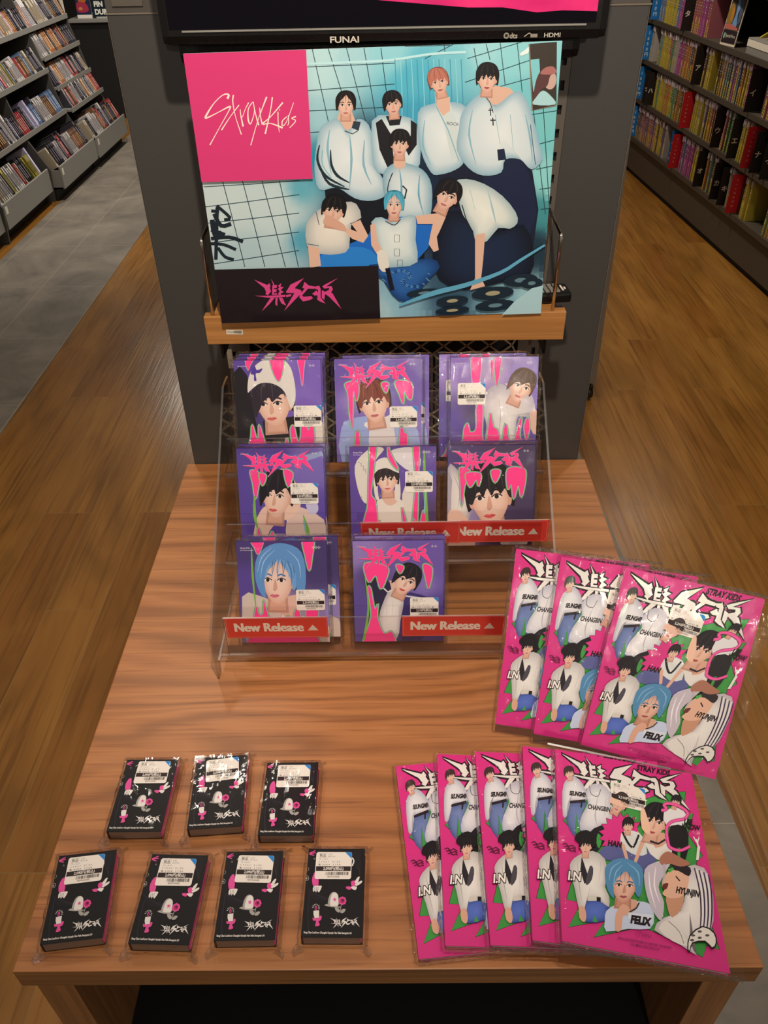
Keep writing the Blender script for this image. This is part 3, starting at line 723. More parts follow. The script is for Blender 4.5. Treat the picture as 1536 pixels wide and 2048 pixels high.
    a.PG([(924, 226), (948, 196), (968, 188), (990, 212), (1028, 184), (1048, 192), (1064, 232), (1076, 280), (1084, 320), (1062, 340), (1040, 320), (1010, 320), (1002, 346), (966, 352), (936, 336), (914, 300), (918, 258)], '#8fb4c6', '#e2eaec', 3, .72)
    folds(a, [[(945, 220), (938, 270), (952, 330)], [(1050, 230), (1060, 280), (1064, 325)], [(990, 230), (1000, 290)], [(1020, 230), (1026, 300)]], Sh, 4)
    a.L([(968, 190), (980, 206), (986, 226)], 1.6, '#3a3a44'); a.L([(980, 216), (981, 232)], 2, '#20242c'); a.L([(976, 221), (986, 221)], 2, '#20242c'); a.L([(985, 236), (986, 252)], 2.2, '#20242c'); a.L([(980, 241), (991, 241)], 2.2, '#20242c')
    a.L([(1060, 250), (1066, 300), (1070, 330)], 1.4, '#2b4a5c'); a.P([(994, 300), (1008, 298), (1012, 320), (996, 322)], '#1b2740')
    face(a, 974, 160, 37, 42, .05, '#e1b8a4', '#131116', 'fringe', lip='#b0545a')
    # middle
    a.PG([(768, 346), (790, 326), (812, 326), (846, 340), (864, 372), (862, 430), (846, 446), (786, 440), (770, 390)], '#7fa9bc', '#dfe8ea', 3)
    folds(a, [[(800, 340), (804, 380), (798, 430)], [(840, 350), (838, 390), (848, 430)]], '#6fa6bf', 4)
    a.P([(788, 316), (812, 316), (812, 332), (800, 340), (788, 332)], sk); face(a, 800, 290, 34, 38, .03, '#dfb7a4', '#1a181c', 'fringe')
    a.L([(786, 346), (776, 380), (790, 420)], 2, '#26333e', smooth=3); a.L([(806, 372), (814, 380), (810, 398)], 3, '#26333e')
    # blue fabric, front row
    a.P([(636, 532), (650, 500), (700, 488), (738, 470), (760, 440), (840, 432), (892, 432), (872, 470), (836, 520), (770, 536)], '#1c68c4', 2)
    a.P([(640, 534), (652, 506), (704, 494), (742, 500), (760, 534)], '#2a7fd2', 2)
    a.PG([(614, 452), (626, 432), (648, 414), (690, 404), (714, 408), (724, 436), (704, 450), (700, 496), (682, 508), (642, 508), (616, 492)], '#b0b4b4', '#ebe4d8', 2)
    a.L([(634, 424), (640, 450)], 1.4, '#4a4a55'); a.L([(616, 488), (640, 492)], 1.4, '#4a4a55'); a.L([(702, 448), (724, 440)], 1.4, '#4a4a55')
    a.P([(618, 492), (640, 496), (644, 532), (622, 536)], sk); a.P([(704, 448), (722, 440), (738, 472), (728, 486), (706, 478), (690, 462), (696, 456), (716, 464)], sk, 1)
    face(a, 668, 424, 40, 40, .16, '#dbb29c', '#141214', 'fringe', feat=1)
    a.P([(656, 430), (648, 446), (664, 454), (678, 460), (694, 462), (690, 450), (676, 440)], '#d3a48f', 3)
    a.PG([(884, 440), (916, 424), (992, 464), (1046, 450), (1066, 500), (1058, 552), (1000, 566), (930, 580), (880, 560), (866, 510)], '#0c1220', '#1c2a48', 2)
    a.PG([(740, 530), (800, 524), (862, 516), (880, 534), (862, 556), (816, 604), (786, 590), (768, 560), (746, 548)], '#12386e', '#2c66b0', 2)
    for i in range(60): 
        t = i * 2.399; r = 2 + (i * 37 % 30); x, y = 812 + 1.5 * r * math.cos(t), 556 + .95 * r * math.sin(t)
        if y < 596 - abs(x - 812) * .45: a.L([(x, y), (x + 5, y + 3)], 1.4, '#5f9ad0' if i % 2 else '#123a70')
    a.PG([(744, 444), (764, 434), (784, 444), (806, 434), (832, 432), (832, 480), (836, 524), (800, 534), (764, 530), (752, 490)], '#96b6c4', '#e4ebe8', 2)
    for q in ([(790, 470), (800, 470), (800, 484), (790, 484)], [(790, 498), (800, 498), (800, 512), (790, 512)], [(796, 520), (806, 520), (806, 532), (796, 532)]): a.L(q, 1.2, '#5a6468', closed=True)
    a.P([(742, 450), (752, 446), (756, 480), (770, 510), (760, 516), (744, 490)], sk, 1); a.P([(756, 504), (772, 502), (780, 530), (772, 544), (760, 536)], '#e0dcd2', 2); a.L([(776, 536), (786, 580)], 9, '#141420')
    a.P([(832, 432), (880, 426), (892, 434), (880, 462), (874, 474), (878, 500), (868, 504), (858, 488), (862, 466), (866, 448), (836, 448)], sk, 1)
    face(a, 789, 412, 33, 37, .02, '#e2bca8', '#3a92b6', 'part', hair2='#4fa9c8', lip='#b86a6e')
    a.L([(772, 442), (790, 450), (802, 438)], 1.6, '#26262e', smooth=3)
    a.PG([(908, 366), (932, 358), (968, 368), (1004, 392), (1030, 424), (1034, 446), (1018, 458), (996, 456), (974, 482), (952, 486), (946, 462), (926, 430), (918, 404)], '#a3b9be', '#eceee6', 2)
    folds(a, [[(975, 380), (985, 420), (992, 450)], [(940, 380), (950, 420)]], '#a3c4cc', 4); a.L([(924, 410), (932, 438), (944, 462)], 2, '#242a34')
    a.P([(950, 470), (970, 466), (966, 520), (962, 556), (970, 572), (940, 580), (950, 556)], sk, 1)
    face(a, 894, 394, 42, 44, .42, '#e1b9a6', '#19161a', 'sweep')
    # floor records
    for x, y, rx, ry in ((905, 601, 32, 10), (985, 586, 42, 13), (1040, 560, 34, 13), (905, 620, 34, 8), (990, 610, 40, 11), (1062, 566, 22, 11), (850, 585, 36, 8)):
        a.E(x, y, rx, ry, '#152634', -.1); a.E(x, y, rx * .35, ry * .35, '#a39a7c' if x % 2 else '#5f7f8c', -.1)
    a.L([(1088, 490), (1040, 520), (1000, 545), (930, 570), (870, 585), (800, 610)], [4, 6, 7, 9, 10, 4], '#5fa6c6', smooth=3)
    a.P([(1030, 600), (1062, 576), (1086, 570), (1086, 628), (1000, 632)], '#a9cdd6')
    # blocks and lettering
    a.P([(360, 98), (612, 92), (627, 357), (400, 364)], '#d63a78')
    a.Z(300, 0, 3.339); hand_logo(a, ((370, 615), (990, 615), (990, 975), (370, 975)), '#f4e8da', .8)
    a.Z(390, 340, 3.938); a.P([(150, 783), (1449, 752), (1470, 1230), (100, 1230)], '#1c1216')
    logo(a, ((480, 850), (1172, 848), (1172, 1118), (480, 1122)), '#d8458a')
    a.Z(); return a

def art_screen(w, h):
    a = Art(w, h, ((0, 0), (1000, 0), (1000, 614), (0, 614)))
    a.grid(0, 0, 1000, 614, 40, 30, lambda x, y: mixc(mixc('#46123c', '#b0205a', max(0, min(1, x / 700))), '#d8386c', .7 * noise2(x / 70, y / 22) * min(1, x / 500)))
    a.P([(0, 520), (150, 534), (190, 552), (260, 558), (330, 556), (400, 550), (500, 563), (560, 568), (700, 580), (780, 581), (860, 592), (920, 589), (1000, 592), (1000, 614), (0, 614)], '#07050b')
    return a

PK, BL_, GR = '#ff3f92', '#86bcd6', '#79b24c'
def cd_title(a, y=0, k=1.0):
    q = ((60, 40 + y), (900, 20 + y), (900, 20 + y + 300 * k), (60, 60 + y + 300 * k))
    logo(a, q, '#8fb6cf', '#8fb6cf', 14); logo(a, q, PK, PK, 7)
def flames(a, L_, outer=GR):
    for p in L_: drips(a, p, PK, BL_, outer, (30, 14), 4)
def cd_small(a, c='#e8dcec'):
    a.T('Stray Kids', 45, 72, 26, c, bold=.01); a.T('8TH MINI ALBUM', 45, 98, 19, c)
    for x in (855, 885, 915): a.L(star(x, 66, 20, 4, .35), 4, c, closed=True)
def art_cd(i, w, h):
    a = Art(w, h, ((0, 0), (1000, 0), (1000, 1200), (0, 1200)))
    G = lambda L_: a.grid(0, 0, 1000, 1200, 16, 18, (lambda f: lambda x, y: mixc(f(x, y), '#9f86d8', .22))(anchors(L_)))
    if i == 0:
        G([(60, 60, 200, '#4a3288'), (900, 200, 300, '#6f52ae'), (60, 800, 200, '#2c2150'), (920, 900, 200, '#5c4496')])
        a.P([(0, 130), (150, 170), (190, 500), (260, 1200), (0, 1200)], '#1d171e', 2); a.P([(300, 700), (720, 640), (740, 1200), (330, 1200)], '#201a20')
        face(a, 440, 520, 400, 400, -.06, '#e6bfae', '#2c2330', 'sweep', look=-1.6, lip='#d8706c')
        a.P([(145, 360), (170, 180), (270, 40), (420, -20), (580, 0), (670, 130), (700, 400), (640, 560), (570, 360), (450, 270), (300, 260), (190, 330)], '#d8d2ce', 4)
        a.P([(190, 150), (240, 60), (265, 110), (330, 90), (300, 140), (250, 150), (255, 230), (225, 225), (228, 165)], '#50389a', 3)
        a.P([(860, 820), (1000, 720), (1000, 1200), (820, 1200)], '#d8ccc2', 2)
        drips(a, [(430, -20), (570, -20), (560, 120), (510, 240), (450, 130)], PK, BL_, GR, (22, 10)); drips(a, [(740, -20), (820, -20), (800, 140), (780, 300), (760, 140)], PK, BL_, '#9fb0c8', (14, 8)); drips(a, [(140, -20), (230, -20), (190, 60), (160, 110)], PK, BL_, GR, (12, 6))
        flames(a, [[(100, 1060), (150, 900), (175, 740), (215, 900), (240, 900), (255, 740), (300, 900), (330, 980), (420, 1000), (440, 1100), (480, 960), (540, 1000), (580, 900), (600, 1080), (640, 1080), (620, 820), (660, 760), (700, 950), (740, 880), (760, 620), (830, 820), (870, 640), (900, 880), (880, 1000), (860, 1100), (850, 1250), (120, 1250)]])
    elif i == 1:
        G([(60, 60, 200, '#5f489e'), (900, 200, 300, '#6b54a6'), (60, 800, 200, '#6e5aa8'), (920, 900, 200, '#8a74bc'), (200, 500, 100, '#8f7cba')])
        a.P([(60, 800), (150, 700), (330, 660), (450, 720), (560, 1200), (60, 1200)], '#98a6d8', 2); a.P([(680, 660), (860, 740), (960, 840), (960, 1200), (600, 1200)], '#a4b0dc', 2)
        a.P([(400, 700), (440, 740), (640, 640), (660, 700), (700, 1200), (400, 1200)], '#ddd4d6', 2); a.E(400, 760, 70, 40, '#e4dcdc')
        face(a, 450, 520, 330, 350, -.12, '#ebc6b4', '#4a2c2a', 'fringe', look=-.5, hair2='#7d3c30')
        flames(a, [[(120, 280), (260, 260), (270, 400), (240, 480), (215, 360), (200, 600), (190, 800), (160, 600), (150, 400)], [(700, 260), (880, 280), (890, 450), (850, 460), (800, 380), (790, 520), (740, 400)], [(540, 280), (620, 280), (590, 390)]]); cd_title(a)
        flames(a, [[(230, 860), (270, 880), (280, 1250), (210, 1250)], [(760, 780), (740, 980), (700, 1250), (820, 1250), (830, 900), (800, 860)]])
    elif i == 2:
        G([(60, 60, 200, '#8a6cb8'), (500, 150, 200, '#b59ac0'), (900, 200, 300, '#7d66b4'), (60, 800, 200, '#4a3888'), (920, 900, 200, '#51419a'), (250, 650, 140, '#3a2c50')])
        a.PG([(380, 420), (560, 300), (700, 380), (880, 380), (960, 500), (990, 700), (900, 640), (780, 700), (760, 900), (700, 1200), (400, 1200), (420, 800), (380, 640)], '#b0a8b8', '#e2dcda', 3)
        folds(a, [[(560, 480), (580, 700), (560, 900)], [(640, 520), (680, 700)], [(430, 700), (460, 900)]], '#aaa4ac', 10)
        a.P([(620, 300), (740, 420), (820, 440), (700, 300)], '#e0bba8')
        face(a, 800, 350, 250, 270, .40, '#e6c0ae', '#5a4038', 'sweep', look=1.0); a.P([(920, 650), (1000, 620), (1000, 900), (930, 820)], '#d8b0a4', 2)
        drips(a, [(230, -20), (340, -20), (330, 300), (300, 560), (250, 300)], PK, BL_, '#c7a0c0', (20, 10)); drips(a, [(500, -20), (570, -20), (560, 150), (530, 330), (500, 150)], PK, BL_, GR, (20, 10)); drips(a, [(450, 60), (480, 60), (470, 300)], PK, BL_, '#a8b0c8', (10, 6))
        flames(a, [[(80, 1150), (140, 1000), (160, 820), (200, 760), (230, 860), (300, 820), (300, 560), (370, 560), (370, 900), (420, 1000), (460, 640), (500, 800), (560, 860), (590, 1100), (640, 760), (690, 1000), (720, 1080), (800, 740), (830, 720), (810, 900), (860, 1060), (880, 1180), (860, 1260), (80, 1260)], [(860, 800), (900, 700), (920, 820), (890, 960)]])
    elif i == 3:
        G([(60, 60, 200, '#44308a'), (900, 200, 250, '#6f5fae'), (60, 800, 200, '#46328e'), (920, 700, 200, '#4c3894'), (500, 80, 100, '#46328a')])
        a.P([(640, 120), (980, 40), (1000, 90), (700, 190)], '#8f9cc8')
        a.P([(560, 740), (700, 700), (980, 860), (1000, 1250), (560, 1250)], '#dcc0b8', 2); a.P([(170, 900), (260, 720), (340, 700), (430, 860), (330, 1000), (240, 1250), (120, 1250)], '#e2bcae', 3)
        a.P([(760, 520), (840, 520), (900, 620), (920, 740), (860, 800), (790, 740)], '#c5bfe0', 3); a.E(795, 580, 30, 50, '#6a5ab0')
        a.P([(430, 300), (560, 260), (720, 520), (700, 720), (560, 860), (420, 800), (330, 640)], '#e6c2b2', 3)
        face(a, 440, 590, 330, 400, .12, '#e8c4b4', '#1c1420', 'sweep', look=-1.8, lip='#dc6a66')
        flames(a, [[(150, 260), (260, 300), (240, 420), (190, 600), (170, 420)], [(250, 300), (330, 320), (280, 440)], [(540, 260), (640, 300), (580, 460)]]); a.L([(180, 560), (170, 800), (200, 980)], [16, 40, 10], GR, smooth=4); a.L([(740, 800), (780, 980), (800, 1200)], [8, 46, 40], GR, smooth=4); a.L([(740, 860), (760, 1000)], 16, BL_); cd_title(a)
        flames(a, [[(200, 960), (230, 1060), (210, 1250), (180, 1250)], [(700, 1120), (780, 1150), (800, 1260), (680, 1260)], [(340, 1050), (370, 1000), (400, 1120), (380, 1250), (320, 1250)]])
    elif i == 4:
        G([(60, 60, 200, '#52398e'), (900, 200, 300, '#553e92'), (60, 800, 200, '#4b3488'), (960, 900, 200, '#3c2a50'), (500, 100, 80, '#503890')])
        a.P([(60, 220), (180, 60), (300, 0), (400, 30), (300, 160), (240, 400), (240, 640), (160, 660), (90, 500)], '#dcd4ce', 3); a.P([(470, 80), (560, 20), (760, 20), (820, 160), (780, 300), (640, 260)], '#dcd6dc', 3); a.P([(640, 460), (780, 420), (760, 800), (700, 1000), (600, 700)], '#dad2cc', 2)
        for k in range(26): x, y = 110 + (k * 53 % 240), 180 + (k * 91 % 420); a.E(x, y, 5, 8, '#8c8480')
        a.P([(310, 640), (560, 600), (640, 780), (600, 1200), (330, 1200)], '#e0d8d0', 2); a.P([(380, 520), (540, 520), (560, 640), (460, 700), (380, 640)], '#dcb4a4', 2)
        a.P([(270, 420), (260, 260), (330, 150), (440, 130), (540, 230), (580, 420), (580, 620), (520, 620), (520, 420), (470, 280), (340, 280), (320, 520), (340, 640), (290, 600)], '#dfd8d2', 3)
        face(a, 430, 400, 230, 250, -.05, '#ecc8b8', '#2e2228', 'fringe', lip='#e0707c'); a.P([(268, 330), (300, 200), (400, 130), (500, 170), (570, 300), (520, 290), (430, 250), (330, 270)], '#e0d9d3', 3)
        flames(a, [[(240, -20), (310, -20), (290, 160), (260, 400), (240, 560), (300, 700), (290, 1250), (110, 1250), (150, 900), (200, 700), (215, 400), (230, 150)], [(450, -20), (470, 60), (560, 260), (520, 240), (450, 130)], [(740, -20), (800, -20), (790, 400), (780, 900), (730, 1250), (690, 1250), (740, 700), (760, 400)],
                      [(600, 720), (640, 860), (700, 1040), (740, 860), (790, 1000), (850, 760), (880, 900), (860, 1250), (560, 1250), (610, 1000)], [(320, 880), (380, 1000), (420, 1100), (560, 960), (540, 1250), (330, 1250)]]); a.L([(860, 40), (870, 500), (900, 960)], [10, 44, 30], GR, smooth=4); a.L([(880, 500), (860, 800)], 14, BL_); cd_small(a)
    elif i == 5:
        G([(60, 60, 200, '#3a2c5e'), (900, 200, 300, '#3a2f44'), (60, 800, 200, '#9b90b8'), (920, 900, 200, '#2c2438')])
        a.PG([(0, 260), (120, 290), (260, 480), (280, 760), (200, 1000), (0, 1050)], '#aaa0b0', '#e6dfda', 3); folds(a, [[(60, 330), (140, 520), (120, 760)], [(180, 420), (230, 640)]], '#b0a6b8', 12)
        face(a, 500, 640, 470, 520, -.1, '#ecc8b8', '#17131a', 'fringe', look=-.8, lip='#e8686c'); a.P([(0, 820), (120, 760), (260, 900), (320, 1100), (300, 1250), (0, 1250)], '#e6c0b0', 3)
        for x in (120, 180, 235): a.L([(x, 880), (x + 40, 1000), (x + 50, 1150)], 6, '#c79a8c', smooth=3)
        flames(a, [[(140, 260), (260, 300), (200, 460), (165, 720), (150, 460)], [(210, 330), (380, 330), (360, 480), (330, 400), (260, 490)], [(500, 300), (610, 300), (550, 440)], [(690, 280), (880, 280), (900, 420), (860, 620), (820, 480), (770, 640), (740, 460), (700, 520)]]); cd_title(a)
    elif i == 6:
        G([(60, 60, 200, '#33265e'), (900, 200, 300, '#2c2150'), (60, 500, 200, '#453286'), (920, 900, 200, '#8f80b8'), (500, 900, 200, '#b9a8b4')])
        a.P([(30, 640), (200, 620), (360, 700), (460, 820), (420, 1250), (60, 1250)], '#cdbfb8', 2); a.P([(480, 880), (700, 880), (980, 980), (1000, 1250), (460, 1250)], '#d8c4bc', 2); a.P([(470, 860), (700, 900), (690, 960), (460, 930)], '#efe6de')
        a.P([(480, 700), (640, 620), (660, 860), (560, 900), (470, 860)], '#dab2a6', 2)
        face(a, 440, 470, 360, 430, .04, '#ecc9bb', '#4a78b8', 'part', look=-1.6, hair2='#6fa0d8', lip='#d8768a')
        for k in range(9): a.L([(420 + k * 12, 40), (330 + k * 52, 160 + k * 6), (250 + k * 62, 420)], [4, 9, 3], '#8fb6e4' if k % 2 else '#4468a8', smooth=4)
        a.P([(190, 380), (230, 160), (380, 30), (560, 20), (720, 120), (760, 400), (720, 620), (650, 560), (640, 320), (560, 230), (440, 200), (340, 280), (290, 420), (300, 640), (230, 580)], '#5f92ce', 3); a.L([(470, 190), (440, 330), (450, 430)], [16, 10, 3], '#5f92ce', smooth=4); a.L([(560, 220), (600, 360), (590, 520)], [20, 16, 3], '#4a7cb8', smooth=4); folds(a, [[(250, 420), (300, 220), (430, 90)], [(700, 420), (680, 220), (560, 90)], [(220, 350), (280, 170), (400, 60)]], '#9fc2ec', 12)
        drips(a, [(170, -20), (300, -20), (270, 90), (235, 140), (200, 60)], PK, BL_, GR, (16, 8)); drips(a, [(740, -20), (860, -20), (840, 160), (800, 340), (760, 160)], PK, BL_, GR, (26, 12)); a.L([(170, 60), (165, 400), (180, 760)], [10, 26, 10], GR, smooth=4)
        flames(a, [[(120, 1060), (150, 900), (185, 760), (210, 860), (260, 840), (270, 680), (310, 860), (340, 900), (410, 920), (420, 1060), (450, 1100), (490, 940), (540, 880), (590, 960), (600, 1100), (640, 1080), (610, 860), (660, 800), (700, 980), (740, 880), (760, 720), (860, 740), (880, 860), (840, 1000), (850, 1100), (820, 1250), (110, 1250)]]); cd_small(a)
    else:
        G([(60, 60, 200, '#8d78b8'), (900, 200, 300, '#5f4a9c'), (60, 800, 200, '#4a3a86'), (920, 900, 200, '#3d2f7c'), (200, 400, 120, '#3f2f66'), (800, 500, 120, '#7c6cb4')])
        a.P([(120, 420), (300, 420), (420, 520), (400, 800), (330, 1250), (100, 1250), (160, 800)], '#2a2346', 2); a.P([(520, 660), (760, 640), (900, 760), (840, 1100), (640, 1250), (480, 1250)], '#3a3070', 2)
        a.PG([(400, 580), (500, 560), (560, 700), (520, 950), (480, 1160), (300, 1160), (280, 900), (330, 720)], '#b5acb8', '#ebe5e2', 3); a.L([(300, 520), (380, 600), (440, 580)], 16, '#e0dadc'); a.L([(520, 640), (760, 680), (900, 700)], 18, '#cfc8dc')
        a.P([(400, 460), (500, 500), (520, 620), (430, 600)], '#dcb8aa'); face(a, 580, 480, 240, 270, .45, '#ecc9bc', '#1d1722', 'sweep', look=.5, lip='#d85a60'); folds(a, [[(370, 700), (360, 900)], [(440, 700), (430, 900)]], '#b5aeb6', 10)
        flames(a, [[(130, 260), (380, 300), (360, 460), (300, 560), (250, 400), (170, 480)], [(480, 280), (560, 300), (520, 380)], [(780, 280), (880, 330), (840, 560), (810, 460)], [(160, 560), (190, 560), (230, 800), (270, 740), (260, 900), (330, 1100), (420, 1080), (440, 1250), (100, 1250), (190, 900)]]); a.L([(130, 420), (160, 800), (100, 1180)], [10, 22, 30], GR, smooth=4); cd_title(a); 
    if i not in (4, 6): a.T('Stray Kids', 45, 72, 24, '#d8cce0'); a.L(star(880, 66, 16, 4, .35), 4, '#e0d4e8', closed=True); a.L(star(915, 66, 16, 4, .35), 4, '#e0d4e8', closed=True)
    return a

def art_book(w, h):
    a = Art(w, h, ((110, 72), (1103, 258), (1392, 1708), (160, 1468)))
    a.P([(60, 0), (1200, 200), (1500, 1800), (100, 1560)], '#d83186')
    K = '#20141a'; G = '#3f9a44'; WH = '#e9e4e0'
    burst = [(430, 330), (600, 300), (760, 440), (900, 400), (1062, 386), (1040, 560), (1118, 545), (1080, 700), (1188, 852), (1140, 900), (1180, 1080), (1235, 1300), (1312, 1536), (1220, 1500), (1190, 1590), (980, 1470), (748, 1366), (392, 1444), (476, 1320), (205, 1370), (300, 1190), (192, 1166), (240, 1000), (330, 900), (270, 700), (163, 588), (230, 550), (330, 420)]
    a.P(burst, G); a.L(burst, 4, K, closed=True)
    # title
    q = ((150, 92), (1075, 268), (1110, 560), (215, 395))
    logo(a, q, K, K, 26); logo(a, q, WH)
    a.T('STRAY KIDS', 702, 228, 52, K, rot=.19, sx=.88, bold=.05)
    # standing figure left
    a.PG([(205, 450), (330, 450), (335, 480), (300, 560), (330, 640), (310, 690), (270, 640), (262, 540), (255, 690), (240, 700), (190, 600)], '#46568a', '#7488be', 2); a.P([(262, 540), (282, 640), (292, 690), (262, 680)], G)
    a.PG([(170, 330), (200, 290), (250, 270), (310, 330), (345, 410), (330, 450), (205, 450), (195, 560), (165, 560), (160, 420)], '#b4b4c4', '#ebeaee', 2); a.P([(215, 452), (330, 440), (330, 462), (215, 470)], K); a.L([(304, 450), (298, 500)], 12, K)
    face(a, 210, 252, 62, 66, -.15, '#dfb8a6', '#3a2a28', 'fringe'); a.T('SEUNGMIN', 212, 408, 42, K, rot=.13, sx=.62, bold=.06)
    # big white shirt
    a.PG([(360, 340), (440, 330), (510, 390), (520, 480), (540, 560), (500, 640), (440, 650), (370, 690), (290, 660), (300, 560), (350, 470), (330, 400)], '#b9b8c8', '#ecebee', 2); folds(a, [[(420, 420), (400, 560), (420, 640)], [(480, 440), (470, 560)]], '#b7b6c4', 10)
    a.L([(360, 340), (370, 400), (420, 420), (440, 370)], 4, '#2b2b3a', smooth=4); a.T('CHANGBIN', 344, 508, 46, K, rot=.16, sx=.70, bold=.04)
    face(a, 575, 480, 100, 110, .5, '#e0b0a0', '#3a2828', 'sweep'); a.P([(520, 430), (640, 480), (630, 505), (510, 470)], '#e6bba8', 2)
    # black coat shape
    a.P([(340, 700), (450, 630), (500, 660), (460, 760), (400, 840), (340, 860)], '#17141c', 2); a.P([(420, 690), (450, 730), (430, 800), (410, 760)], G, 2)
    # pink flame disc with seated figure
    fl = []
    for k in range(22): t = math.pi * .72 + k * math.pi * 1.15 / 21; r = 128 if k % 2 else 166; fl.append((590 + r * math.cos(t), 700 + r * .98 * math.sin(t)))
    a.P(fl + [(740, 800), (640, 860), (480, 820)], '#d83186', 2); a.L(fl, 3, K, smooth=2)
    a.P([(440, 810), (520, 770), (640, 800), (760, 800), (850, 880), (800, 950), (700, 980), (560, 900), (440, 870)], '#5b5f98', 2)
    a.P([(590, 690), (640, 670), (700, 680), (750, 720), (780, 840), (700, 850), (640, 820), (590, 780)], '#d9dcdc', 2); a.L([(600, 680), (640, 760), (680, 790), (720, 700)], 16, '#1a161c', smooth=3)
    a.P([(585, 760), (615, 770), (645, 880), (625, 890)], '#dcae98'); a.P([(735, 740), (765, 750), (700, 915), (680, 900)], '#dcae98'); face(a, 640, 640, 70, 80, .05, '#dfb29e', '#1b1719', 'fringe'); a.T('HAN', 490, 778, 56, K, rot=.16, sx=.85, bold=.05)
    # large smiling face
    a.P([(760, 700), (930, 700), (960, 860), (900, 900), (800, 840)], '#e2dcd8', 2); a.P([(800, 700), (900, 690), (920, 760), (840, 800)], '#d8a48e', 2)
    face(a, 830, 620, 170, 180, .25, '#e6b49c', '#17131a', 'fringe', lip='#b85a58'); a.P([(730, 530), (760, 520), (800, 660), (790, 700), (740, 660)], '#ecc0a8', 2); a.L([(800, 750), (860, 770), (910, 740)], 14, '#26202a')
    # figure with curling pink tube
    a.P([(900, 540), (1000, 510), (1070, 570), (1040, 640), (920, 640)], '#e0dde0', 2); a.P([(950, 640), (1060, 650), (1080, 760), (1060, 880), (1000, 900), (940, 760)], '#1c1a1e', 2); a.P([(1000, 800), (1020, 800), (1020, 880), (1000, 880)], G)
    face(a, 985, 470, 62, 66, .3, '#d8a690', '#201c20', 'fringe'); tb_ = [(880, 530), (920, 520), (900, 490), (940, 480), (1010, 500), (1070, 545), (1050, 590), (960, 610), (920, 660), (930, 760), (950, 800), (1020, 820), (1090, 790)]
    a.L(tb_, 24, '#a02468', smooth=4); a.L(tb_, 17, '#ee5ba4', smooth=4); a.T('LEE', 1045, 625, 50, K, rot=.12, sx=.8, bold=.05); a.T('KNOW', 1028, 660, 50, K, rot=.12, sx=.8, bold=.05)
    a.L([(1135, 740), (1150, 790), (1140, 890)], 12, '#e8e4e4'); a.L([(1160, 790), (1150, 890)], 7, '#e8e4e4'); a.L([(1115, 720), (1135, 760)], 7, '#e8e4e4'); a.L([(1155, 725), (1145, 765)], 7, '#e8e4e4')
    for x in (175, 190, 200): pass
    for k in range(3): a.L([(160 + k * 12, 770 + k * 18), (185 + k * 10, 765 + k * 20), (205 + k * 10, 785 + k * 18), (230 + k * 8, 778 + k * 20), (258, 800 + k * 14)], 5, K, smooth=3)
    # white jacket figure, lower left
    a.PG([(330, 1180), (480, 1180), (500, 1260), (470, 1330), (330, 1340), (285, 1260)], '#30448e', '#5a74cc', 2); a.P([(395, 1290), (420, 1340), (380, 1335)], G)
    a.PG([(222, 900), (280, 850), (380, 820), (470, 880), (490, 1000), (470, 1080), (500, 1150), (500, 1230), (440, 1190), (340, 1180), (320, 1260), (280, 1240), (250, 1100), (215, 960)], '#b8b4b4', '#ebe8e4', 2); a.P([(300, 860), (360, 1040), (320, 1060), (290, 960)], '#26222a'); a.P([(360, 930), (385, 950), (375, 1030), (340, 1070), (330, 1040)], '#4a4650', 2)
    a.P([(345, 1150), (410, 1150), (410, 1185), (345, 1185)], '#cfcbc2'); a.P([(410, 1155), (440, 1160), (440, 1190), (410, 1188)], '#17141a'); a.P([(280, 1230), (320, 1230), (335, 1300), (320, 1340), (285, 1310)], '#d8a68e', 2); folds(a, [[(270, 900), (280, 1050), (300, 1180)], [(440, 900), (430, 1040)]], '#b4b0ae', 9)
    a.P([(250, 740), (270, 690), (340, 670), (400, 720), (400, 790), (320, 780)], '#161318', 3); face(a, 330, 790, 82, 100, .05, '#dcb09a', '#161318', 'fringe')
    a.T('I.N', 196, 1030, 88, K, rot=.1, sx=.9, bold=.10); a.T('I.N', 196, 1030, 88, '#f2ece6', rot=.1, sx=.9, bold=.03)
    # blue hair portrait
    a.P([(480, 1260), (560, 1210), (700, 1190), (800, 1210), (830, 1300), (800, 1390), (640, 1390), (480, 1410), (470, 1330)], '#c3cee8', 2); a.P([(560, 1180), (700, 1180), (690, 1260), (600, 1280)], '#d2a48e', 2)
    face(a, 610, 1085, 185, 190, .08, '#dfae98', '#3f6c98', 'part', hair2='#5690bc', lip='#a85a5c', shade='#c28a76', feat=1)
    a.P([(470, 1010), (480, 930), (560, 880), (660, 890), (740, 950), (745, 1060), (722, 1160), (690, 1120), (690, 1040), (650, 985), (590, 975), (548, 1020), (532, 1080), (536, 1170), (490, 1110)], '#5088b4', 3); folds(a, [[(500, 1040), (520, 950), (590, 900)], [(720, 1080), (710, 980), (630, 910)], [(530, 1080), (550, 980), (600, 925)]], '#83b4d6', 9)
    a.P([(545, 1400), (550, 1280), (600, 1210), (650, 1240), (640, 1290), (600, 1300), (590, 1400)], '#d8a58e', 2); a.L([(640, 1275), (700, 1240), (720, 1200)], 10, '#2a2428'); a.P([(640, 1270), (820, 1290), (810, 1345), (640, 1320)], '#d6dcec'); a.T('FELIX', 655, 1345, 76, K, rot=.16, sx=.78, bold=.07)
    # reclining face with sheer sleeves, lower right
    a.P([(760, 960), (860, 900), (960, 880), (900, 1000), (860, 1090), (900, 1200), (880, 1330), (820, 1260), (770, 1130)], '#c4bac8', 3); folds(a, [[(790, 980), (800, 1100), (840, 1240)], [(840, 940), (830, 1080), (870, 1200)]], '#efe8ee', 12)
